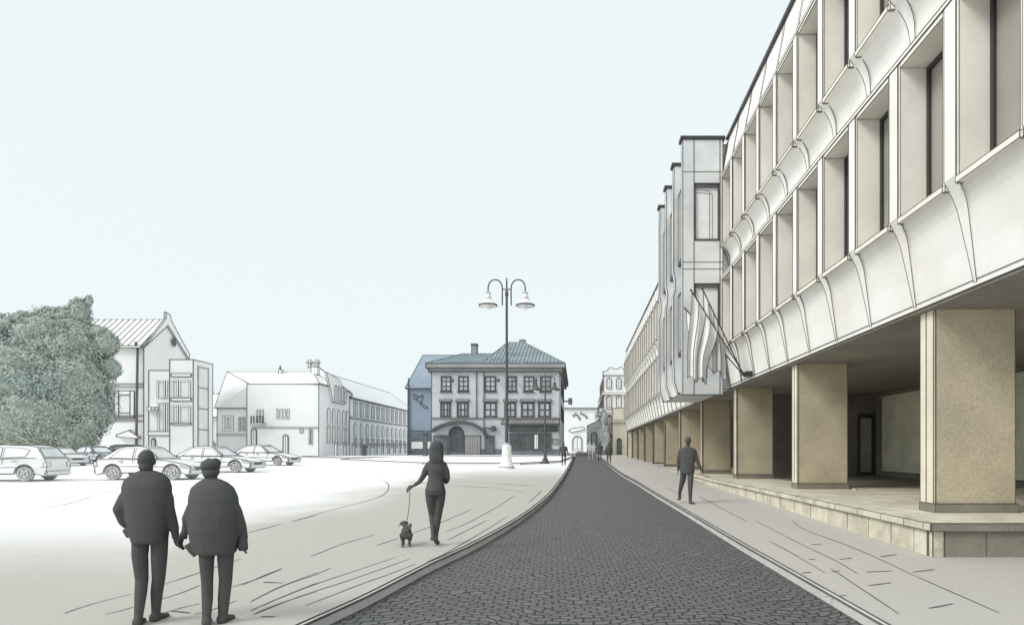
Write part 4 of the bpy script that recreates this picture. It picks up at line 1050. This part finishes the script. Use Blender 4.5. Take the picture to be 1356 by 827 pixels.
def head(mb, c, r, face=1, up=1.0):
    """skull, jaw, nose, ears, neck is separate; face +1 looks to +y"""
    x, y, z = c
    mb.ell((x, y, z+.012), (r*.98, r*1.18, r*1.22), 18, 14)
    mb.ell((x, y+face*r*.28, z-r*.62), (r*.72, r*.82, r*.66), 16, 10)
    mb.tube([(x, y+face*r*1.08, z+r*.10), (x, y+face*r*1.30, z-r*.22), (x, y+face*r*1.15, z-r*.32)], [.010, .017, .013], 8)
    for s in (-1, 1):
        mb.ell((x+s*r*.99, y-face*.004, z-.01), (.014, .026, .034), 10, 8)
        mb.ell((x+s*r*.38, y+face*r*1.06, z+r*.06), (.016, .012, .009), 8, 6)
    mb.tube([(x-r*.3, y+face*r*1.04, z-r*.62), (x+r*.3, y+face*r*1.04, z-r*.62)], .010, 6)
def shoe(mb, x, y, z, L=.26, w=.048, ang=0, heel=0, n=12):
    d = Vector((math.sin(ang), math.cos(ang), 0)); s = Vector((d.y, -d.x, 0)); c = Vector((x, y, z))
    rs = []
    for t, ww, hh in ((-.28,.6,.050),(-.20,.9,.085),(0,.95,.095),(.25,.98,.065),(.5,1.06,.05),(.68,.85,.04),(.74,.45,.026)):
        lift = heel*max(0, .35-t)/.6
        rs.append([c + d*(L*t) + s*(w*ww*math.cos(q)) + Vector((0,0, max(0, lift) + hh*.5 + hh*.5*math.sin(q))) for q in [2*math.pi*k/n for k in range(n)]])
    mb.rings(rs)

def person(label, p, rz=0, group=None): 
    t = thing('person', label, 'person', p, rz, group=group, local=True); return t

# --- the couple, seen from behind (walk away, towards +y); lengths from their outline at 6.02 m
kx = .00220
pm = G(196, 825); 
m1 = person('person in a padded jacket with short hair, holding hands with a companion in a cap', pm)
m1.rotation_euler.z = R(16); RSC = .90
def mX(c): return (c-200)*kx*.88
def mZ(c): return (820-c)*kx
b = MB()
head(b, (mX(192), .02, mZ(152)), .061)
limb(b, [(mX(194), .0, mZ(225), .066), (mX(193), .005, mZ(195), .058), (mX(192), .015, mZ(165), .058)])
# legs
limb(b, [(mX(170), 0, mZ(480), .080), (mX(167), .0, mZ(540), .074), (mX(170), .03, mZ(640), .060), (mX(170), .0, mZ(700), .055), (mX(168), -.04, mZ(785), .040), (mX(168), -.05, mZ(805), .038)])
limb(b, [(mX(247), 0, mZ(480), .080), (mX(246), .0, mZ(540), .076), (mX(236), .05, mZ(640), .061), (mX(224), .08, mZ(700), .057), (mX(217), .10, mZ(785), .042), (mX(216), .10, mZ(808), .040)])
stack(b, [(mX(140),mX(276),mZ(490),.13),(mX(134),mX(280),mZ(455),.14),(mX(140),mX(272),mZ(400),.13)], .14)
shoe(b, mX(168), -.06, -.003, .24, .040, -.08)
shoe(b, mX(218), .10, -.003, .23, .046, .24)
ch_ = Vector((mX(312), -.01, mZ(455)))
hand(b, ch_, (.10, .02, -1), (-.5, .8, 0), .088, 1.1)
limb(b, [(mX(298), .0, mZ(395), .046), (mX(312), -.01, mZ(445), .038), (mX(315), -.01, mZ(468), .034)])
hand(b, (mX(104), .07, mZ(420)), (.55, .3, -.8), (.3, .9, .2), .07, .5)
remesh(b, 'body', 'skin', m1, .0075, 4)
j = MB()
stack(j, [(mX(164),mX(226),mZ(194),.065),(mX(138),mX(262),mZ(206),.085),(mX(104),mX(288),mZ(230),.115),(mX(94),mX(297),mZ(262),.145),(mX(106),mX(294),mZ(330),.165),(mX(112),mX(292),mZ(390),.165),(mX(124),mX(286),mZ(430),.165),(mX(130),mX(282),mZ(458),.16),(mX(134),mX(280),mZ(480),.155),(mX(140),mX(276),mZ(488),.145)], .15)
limb(j, [(mX(136), 0, mZ(262), .055), (mX(112), -.01, mZ(305), .068), (mX(92), -.02, mZ(350), .071), (mX(104), .02, mZ(400), .060), (mX(118), .07, mZ(425), .050)])
limb(j, [(mX(266), 0, mZ(262), .052), (mX(278), -.01, mZ(310), .066), (mX(282), -.01, mZ(350), .064), (mX(296), .0, mZ(400), .056), (mX(308), -.005, mZ(434), .048)])
j.tube([(mX(252), .05, mZ(212)), (mX(270), -.02, mZ(222)), (mX(282), -.02, mZ(236))], [.02,.028,.014], 8)
j.tube([(mX(110), -.02, mZ(428)), (mX(130), -.02, mZ(462))], [.03,.03], 8)
remesh(j, 'jacket', 'figure', m1, .010, 10)
hr = MB(); hr.ell((mX(192), .006, mZ(147)), (.0655, .080, .085), 18, 12); hr.ell((mX(192), -.004, mZ(178)), (.057, .064, .055), 16, 10); remesh(hr, 'hair', 'figure', m1, .009, 2)

pm2 = G(285, 826)
m2 = person('shorter person in a cap and loose coat, holding hands with the jacketed companion', pm2)
m2.rotation_euler.z = R(16)
def nX(c): return (c-480)*kx*.88
def nZ(c): return (823-c)*kx
b = MB()
head(b, (nX(459), .025, nZ(196)), .060)
limb(b, [(nX(464), 0, nZ(262), .064), (nX(462), .005, nZ(235), .062), (nX(460), .02, nZ(208), .056)])
limb(b, [(nX(446), 0, nZ(515), .078), (nX(444), 0, nZ(560), .070), (nX(443), .03, nZ(650), .056), (nX(445), .02, nZ(720), .052), (nX(447), -.02, nZ(785), .042), (nX(448), -.02, nZ(808), .038)])
limb(b, [(nX(524), 0, nZ(515), .082), (nX(523), 0, nZ(560), .076), (nX(518), .05, nZ(650), .062), (nX(510), .06, nZ(720), .058), (nX(506), .06, nZ(790), .046), (nX(506), .06, nZ(810), .042)])
stack(b, [(nX(412),nX(562),nZ(535),.14),(nX(408),nX(566),nZ(500),.15),(nX(420),nX(556),nZ(440),.14)], .15)
shoe(b, nX(446), -.02, -.003, .24, .043, -.2)
shoe(b, nX(507), .06, -.003, .23, .047, .24)
h2 = Vector((nX(338), .09, nZ(448)))
limb(b, [(nX(362), .06, nZ(415), .046), (nX(348), .09, nZ(440), .038), (nX(338), .09, nZ(458), .034)])
hand(b, h2, (-.35, .02, -.9), (.4, .9, 0), .085, 1.1)
hand(b, (nX(590), .04, nZ(485)), (.05, .1, -1), (-.2, 1, 0), .07, .6)
remesh(b, 'body', 'skin', m2, .0075, 4)
j = MB()
stack(j, [(nX(432),nX(494),nZ(230),.07),(nX(406),nX(530),nZ(244),.095),(nX(380),nX(558),nZ(266),.13),(nX(370),nX(576),nZ(305),.16),(nX(370),nX(582),nZ(370),.185),(nX(368),nX(584),nZ(430),.19),(nX(378),nX(580),nZ(480),.18),(nX(394),nX(572),nZ(515),.17),(nX(402),nX(568),nZ(534),.155)], .15)
limb(j, [(nX(416), 0, nZ(295), .05), (nX(390), -.01, nZ(345), .060), (nX(368), -.01, nZ(390), .055), (nX(362), .05, nZ(420), .054), (nX(350), .08, nZ(440), .046)])
limb(j, [(nX(534), 0, nZ(300), .055), (nX(566), -.01, nZ(362), .062), (nX(588), .0, nZ(430), .056), (nX(594), .03, nZ(480), .048), (nX(592), .04, nZ(505), .04)])
j.tube([(nX(368), -.02, nZ(490)), (nX(386), -.02, nZ(520)), (nX(399), -.02, nZ(546))], [.035,.03,.010], 8)
remesh(j, 'coat', 'figure', m2, .010, 10)
hr = MB(); hr.ell((nX(455), .03, nZ(178)), (.078, .100, .066), 18, 10); hr.ell((nX(474), .04, nZ(168)), (.050, .085, .050), 14, 8); hr.ell((nX(440), .04, nZ(176)), (.050, .085, .045), 14, 8); hr.ell((nX(455), .15, nZ(190)), (.07, .05, .012), 14, 8); remesh(hr, 'cap', 'figure2', m2, .009, 2)
hr = MB(); hr.ell((nX(459), .008, nZ(207)), (.064, .072, .062), 16, 10); remesh(hr, 'hair', 'figure', m2, .009, 2)
bg = MB(); stack(bg, [(nX(578),nX(618),nZ(526),.05),(nX(574),nX(618),nZ(505),.06),(nX(584),nX(612),nZ(462),.04)], .05)
bgp = Vector(pm2); bag = remesh(bg, 'handbag', 'figure2', None, .009, 3); bag.location = bgp; bag.rotation_euler.z = R(16); bag.data.transform(Matrix.Translation((0, 0, 0)))
tag(bag, 'dark soft handbag held at the hip by the person in a cap', 'handbag')

# --- woman with dog on a lead
RSC = 1.0
pw = G(577, 721.5); ppw = F/pw.y; kw = (120/551)/ppw
wmn = person('person with long hair in a fitted jacket and slim trousers walking a small dog', pw)
wmn.rotation_euler.z = R(12)
def wX(c): return (c-308)*kw*.95
def wZ(c): return (746-c)*kw
b = MB()
head(b, (wX(311), .03, wZ(158)), .073)
limb(b, [(wX(311), 0, wZ(245), .052), (wX(311), .01, wZ(210), .046), (wX(311), .02, wZ(175), .05)])
limb(b, [(wX(274), 0, wZ(425), .084), (wX(276), .01, wZ(470), .076), (wX(284), .07, wZ(560), .052), (wX(289), .03, wZ(620), .044), (wX(290), -.10, wZ(680), .030), (wX(292), -.14, wZ(700), .028)])
limb(b, [(wX(338), 0, wZ(425), .084), (wX(336), .0, wZ(470), .078), (wX(324), .03, wZ(560), .060), (wX(317), .04, wZ(620), .049), (wX(310), .04, wZ(690), .034), (wX(309), .04, wZ(715), .031)])
stack(b, [(wX(246),wX(366),wZ(440),.13),(wX(244),wX(368),wZ(415),.14),(wX(262),wX(350),wZ(350),.10)], .12)
shoe(b, wX(291), -.15, .085, .21, .034, -.1, .02); shoe(b, wX(312), .05, -.002, .23, .040, .15, .03)
hL = Vector((wX(160), .06, wZ(388)))
limb(b, [(wX(196), .04, wZ(366), .030), (wX(172), .055, wZ(382), .022), (wX(160), .06, wZ(388), .021)])
hand(b, hL, (-.85, .1, -.5), (0, .6, .7), .06, 1.1)
hand(b, (wX(372), .14, wZ(366)), (-.2, 1, .1), (-.8, 0, .5), .065, .7)
remesh(b, 'body', 'skin', wmn, .0085, 4)
j = MB()
stack(j, [(wX(285),wX(338),wZ(222),.06),(wX(262),wX(362),wZ(232),.085),(wX(250),wX(374),wZ(250),.10),(wX(256),wX(366),wZ(290),.12),(wX(262),wX(358),wZ(330),.11),(wX(258),wX(356),wZ(352),.11),(wX(248),wX(364),wZ(385),.13),(wX(240),wX(371),wZ(413),.145),(wX(246),wX(366),wZ(424),.135)], .11)
limb(j, [(wX(262), 0, wZ(258), .050), (wX(246), -.01, wZ(287), .054), (wX(232), -.01, wZ(322), .046), (wX(208), .03, wZ(358), .037), (wX(182), .05, wZ(376), .030)])
limb(j, [(wX(360), 0, wZ(258), .050), (wX(373), -.02, wZ(292), .053), (wX(380), -.02, wZ(335), .049), (wX(376), .06, wZ(358), .041), (wX(372), .13, wZ(364), .034)])
remesh(j, 'jacket', 'figure', wmn, .0095, 4)
hr = MB()
stack(hr, [(wX(292),wX(330),wZ(112),.05),(wX(276),wX(350),wZ(124),.09),(wX(269),wX(356),wZ(150),.105),(wX(268),wX(357),wZ(180),.085,-.02),(wX(266),wX(357),wZ(210),.07,-.045),(wX(268),wX(355),wZ(228),.055,-.06),(wX(276),wX(346),wZ(244),.04,-.068),(wX(290),wX(332),wZ(256),.025,-.07)], .09)
cxy = Vector((wX(311), 0, 0))
for v in hr.v:
    q = math.atan2(v.y, v.x-cxy.x); k_ = 1 + .05*math.sin(q*11) + .03*math.sin(q*5+v.z*9)
    if v.z < wZ(150): v.x = cxy.x + (v.x-cxy.x)*k_; v.z += .012*math.sin(q*7)
remesh(hr, 'hair', 'figure2', wmn, .0085, 2)
# dog: trots away from the camera, head up on the left, tail curled on the right
pd = G(538, 722); kd = kw
dog = thing('dog', 'small dark dog with floppy ears and curled tail on a lead', 'dog', pd, R(14), local=True)
def dX(c): return (c-128)*kd
def dZ(c): return (744-c)*kd
b = MB()
rs = []
for y, z, rx_, rz_ in ((-.17,dZ(668),.045,.055),(-.14,dZ(668),.075,.085),(-.05,dZ(672),.078,.078),(.05,dZ(672),.082,.085),(.13,dZ(664),.082,.095),(.18,dZ(655),.06,.07)):
    rs.append([Vector((rx_*math.cos(q), y, z + rz_*math.sin(q))) for q in [2*math.pi*k/14 for k in range(14)]])
b.rings(rs)
limb(b, [(-.005, .13, dZ(660), .062), (-.02, .19, dZ(635), .05), (-.03, .21, dZ(622), .048)])
b.ell((-.035, .22, dZ(620)), (.056, .062, .052), 14, 10)
limb(b, [(-.037, .25, dZ(624), .036), (-.04, .315, dZ(630), .027), (-.04, .33, dZ(630), .022)])
for s in (-1, 1): b.rings([[Vector((-.035+s*(.05+.03*t), .215+.02*math.cos(q), dZ(612)-.055*t+.012*math.sin(q)-.0)) + Vector((0, 0, .018*(1-t))) for q in [2*math.pi*k/8 for k in range(8)]] for t in (0, .5, 1, 1.25)])
limb(b, [(.02, -.16, dZ(652), .020), (.05, -.20, dZ(632), .017), (.075, -.205, dZ(612), .016), (.07, -.18, dZ(604), .014), (.052, -.165, dZ(612), .010)], 8)
for s, y0_ in ((-1, -.12), (1, -.12)):
    limb(b, [(s*.05, y0_, dZ(675), .055), (s*.058, y0_+.045, dZ(698), .033), (s*.055, y0_-.045, dZ(716), .019), (s*.054, y0_-.035, dZ(738), .017)], 10)
    b.ell((s*.054, y0_-.015, .014), (.022, .034, .014), 10, 6)
    limb(b, [(s*.045, .12, dZ(680), .036), (s*.045, .125, dZ(705), .024), (s*.044, .12, dZ(738), .018)], 10)
    b.ell((s*.044, .135, .014), (.022, .032, .014), 10, 6)
remesh(b, 'body', 'figure', dog, .0065, 3)
cl = MB(); cl.rings([[Vector((-.015, .165, dZ(646))) + Vector((.060*math.cos(q), .022*math.sin(q)*0+.01*t, .060*math.sin(q)+.015*t)) for q in [2*math.pi*k/14 for k in range(14)]] for t in (-1, 1)]); part(cl, 'collar', 'flag', dog, 0)
ld = MB(); a = pw + Matrix.Rotation(R(12), 3, 'Z') @ Vector((wX(147), .08, wZ(398))); e = pd + Matrix.Rotation(R(14), 3, 'Z') @ Vector((-.01, .165, dZ(636)))
ld.tube([a.lerp(e, t) + Vector((.015*math.sin(t*3.1), 0, -.02*math.sin(t*3.14))) for t in [i/8 for i in range(9)]], .0055, 6)
tag(ld.build('dog_lead', 'lampmetal', None, 0, org=a), 'thin dog lead hanging from the hand of the long haired person', 'dog lead')

# --- man walking on the pavement, towards the camera
pr = G(909, 666); kr = (.3584)/(F/pr.y)
rm = person('person in a short jacket striding along the pavement beside the arcade', pr)
rm.rotation_euler.z = R(-8)
def rX(c): return (c-105)*kr*.97
def rZ(c): return (299-c)*kr
b = MB()
head(b, (rX(111), -.02, rZ(68)), .077, -1)
limb(b, [(rX(109), 0, rZ(102), .062), (rX(110), -.01, rZ(90), .056), (rX(111), -.01, rZ(75), .055)])
limb(b, [(rX(95), 0, rZ(178), .095), (rX(92), .05, rZ(210), .080), (rX(84), .12, rZ(240), .060), (rX(80), .20, rZ(262), .045), (rX(79), .24, rZ(274), .042)])
limb(b, [(rX(120), 0, rZ(178), .095), (rX(120), -.08, rZ(210), .082), (rX(119), -.12, rZ(245), .062), (rX(119), -.10, rZ(275), .048), (rX(119), -.09, rZ(288), .043)])
stack(b, [(rX(81),rX(134),rZ(188),.13),(rX(80),rX(136),rZ(170),.14),(rX(84),rX(132),rZ(150),.13)], .13)
shoe(b, rX(80), .25, .075, .26, .045, R(190), .03); shoe(b, rX(121), -.09, -.002, .27, .048, R(155))
limb(b, [(rX(75), .03, rZ(162), .036), (rX(74), .03, rZ(174), .030)]); hand(b, (rX(74), .03, rZ(174)), (.0, .05, -1), (0, -1, 0), .085, .7)
limb(b, [(rX(155), -.02, rZ(165), .036), (rX(162), -.03, rZ(176), .028)]); hand(b, (rX(162), -.03, rZ(176)), (.35, -.1, -.9), (0, -1, 0), .08, .5)
remesh(b, 'body', 'skin', rm, .009, 4)
j = MB()
stack(j, [(rX(100),rX(120),rZ(90),.065),(rX(88),rX(130),rZ(95),.09),(rX(80),rX(139),rZ(103),.115),(rX(80),rX(139),rZ(125),.135),(rX(83),rX(136),rZ(150),.13),(rX(81),rX(135),rZ(175),.14),(rX(82),rX(134),rZ(190),.14)], .12)
limb(j, [(rX(84), 0, rZ(105), .066), (rX(77), .02, rZ(130), .060), (rX(75), .03, rZ(150), .053), (rX(75), .03, rZ(166), .044)])
limb(j, [(rX(134), 0, rZ(105), .066), (rX(142), .0, rZ(130), .058), (rX(149), -.01, rZ(150), .050), (rX(157), -.02, rZ(168), .040)])
remesh(j, 'jacket', 'figure', rm, .011, 4)
hr = MB(); hr.ell((rX(111), .0, rZ(63)), (.083, .098, .075), 16, 10); remesh(hr, 'hair', 'figure2', rm, .011, 2)

# --- far walkers
def walker(label, u, v, hpx, face, stride=.16, m='figure', arm=.1, dz=0, rz=0, bag=False):
    p = G(u, v, dz); hh = hpx*p.y/F; s = hh/1.75
    t = person(label, p, rz, 'people far down the street')
    b = MB(); f = face
    def q(x, y, z): return (x*s, y*s*f, z*s)
    head(b, q(0, .02, 1.62), .085*s, f)
    limb(b, [q(0,0,1.42)+(.06*s,), q(0,.01,1.56)+(.055*s,)])
    limb(b, [q(-.10,0,.92)+(.10*s,), q(-.11,stride*.5,.52)+(.066*s,), q(-.11,stride,.09)+(.046*s,)])
    limb(b, [q(.10,0,.92)+(.10*s,), q(.11,-stride*.3,.52)+(.066*s,), q(.11,-stride,.10)+(.046*s,)])
    ang = 0 if f > 0 else math.pi
    shoe(b, -.11*s, stride*s*f, 0, .27*s, .05*s, ang); shoe(b, .11*s, -stride*s*f, .0, .27*s, .05*s, ang)
    for sg in (-1, 1): hand(b, q(sg*(.26+arm), -sg*.06, .84), (sg*arm, 0, -1), (0, f, 0), .08*s, .6)
    for sg in (-1, 1): limb(b, [q(sg*(.25+arm*.8), -sg*.05, .95)+(.035*s,), q(sg*(.26+arm), -sg*.06, .82)+(.03*s,)])
    remesh(b, 'body', m, t, .016*max(1, s), 2)
    j = MB()
    stack(j, [(-.09*s,.09*s,1.47*s,.07*s),(-.19*s,.19*s,1.42*s,.11*s),(-.22*s,.22*s,1.30*s,.135*s),(-.20*s,.20*s,1.05*s,.13*s),(-.21*s,.21*s,.82*s,.14*s)], .12*s)
    for sg in (-1, 1): limb(j, [q(sg*.20,0,1.40)+(.065*s,), q(sg*(.25+arm*.3),0,1.15)+(.055*s,), q(sg*(.25+arm*.8),-sg*.05,.92)+(.045*s,)])
    remesh(j, 'jacket', m, t, .016*max(1, s), 2)
    hr = MB(); hr.ell(q(0, 0, 1.655), (.09*s, .10*s, .085*s), 14, 8); remesh(hr, 'hair', m, t, .016*max(1, s), 1)
    return t
walker('dark figure standing on the kerb in front of the blue house corner', 746.5, 615.5, 30, -1, .12)
walker('dark figure walking down the street, second from the office side', 794, 609, 24, 1, .2, dz=KD)
walker('dark figure walking away close to the office side kerb', 806.5, 614, 28, 1, .05, arm=.02, dz=KD)
walker('pale grey figure walking beside another pale figure far down the street', 781.5, 608, 24, -1, .1, 'palefig', .03, dz=KD)
walker('pale grey figure with arms out, nearer the two dark walkers', 786.5, 608.3, 22, -1, .16, 'palefig', .1, dz=KD)

# ================================================================= LIGHT, SKY, CAMERA
wd = bpy.data.worlds.new('World'); S.world = wd; wd.use_nodes = True
nt = wd.node_tree; bgn = nt.nodes['Background']
sky = nt.nodes.new('ShaderNodeTexSky'); sky.sky_type = 'NISHITA'; sky.sun_disc = False
EL, AZ = R(40), R(-121)              # azimuth measured from +y towards +x: the sun stands behind and to the left
sky.sun_elevation = EL; sky.sun_rotation = AZ; sky.air_density = 1; sky.dust_density = 3
mixn = nt.nodes.new('ShaderNodeMix'); mixn.data_type = 'RGBA'; mixn.inputs['Factor'].default_value = .94
nt.links.new(sky.outputs['Color'], mixn.inputs['A']); mixn.inputs['B'].default_value = (6.55, 7.15, 7.25, 1)   # even cloud cover
nt.links.new(mixn.outputs['Result'], bgn.inputs['Color']); bgn.inputs['Strength'].default_value = .10
sl = bpy.data.lights.new('sun', 'SUN'); sl.energy = 1.5; sl.angle = R(25); sl.color = (1, .97, .92)
so = bpy.data.objects.new('sun', sl); C.objects.link(so)
dirv = Vector((math.sin(AZ)*math.cos(EL), math.cos(AZ)*math.cos(EL), math.sin(EL)))
so.rotation_euler = dirv.to_track_quat('Z', 'Y').to_euler(); so.location = dirv*60
cam = bpy.data.cameras.new('camera'); co = bpy.data.objects.new('camera', cam); C.objects.link(co)
co.location = (0, 0, H); co.rotation_euler = (R(90), 0, 0)
cam.sensor_fit = 'HORIZONTAL'; cam.sensor_width = 36; cam.lens = F/1356*36
cam.shift_x = -(U0-678)/1356; cam.shift_y = (V0-413.5)/1356
cam.clip_start = .05; cam.clip_end = 3000
S.camera = co
S.view_settings.view_transform = 'Standard'; S.view_settings.look = 'None'; S.view_settings.exposure = .45; S.view_settings.gamma = 1
S.view_settings.use_curve_mapping = False
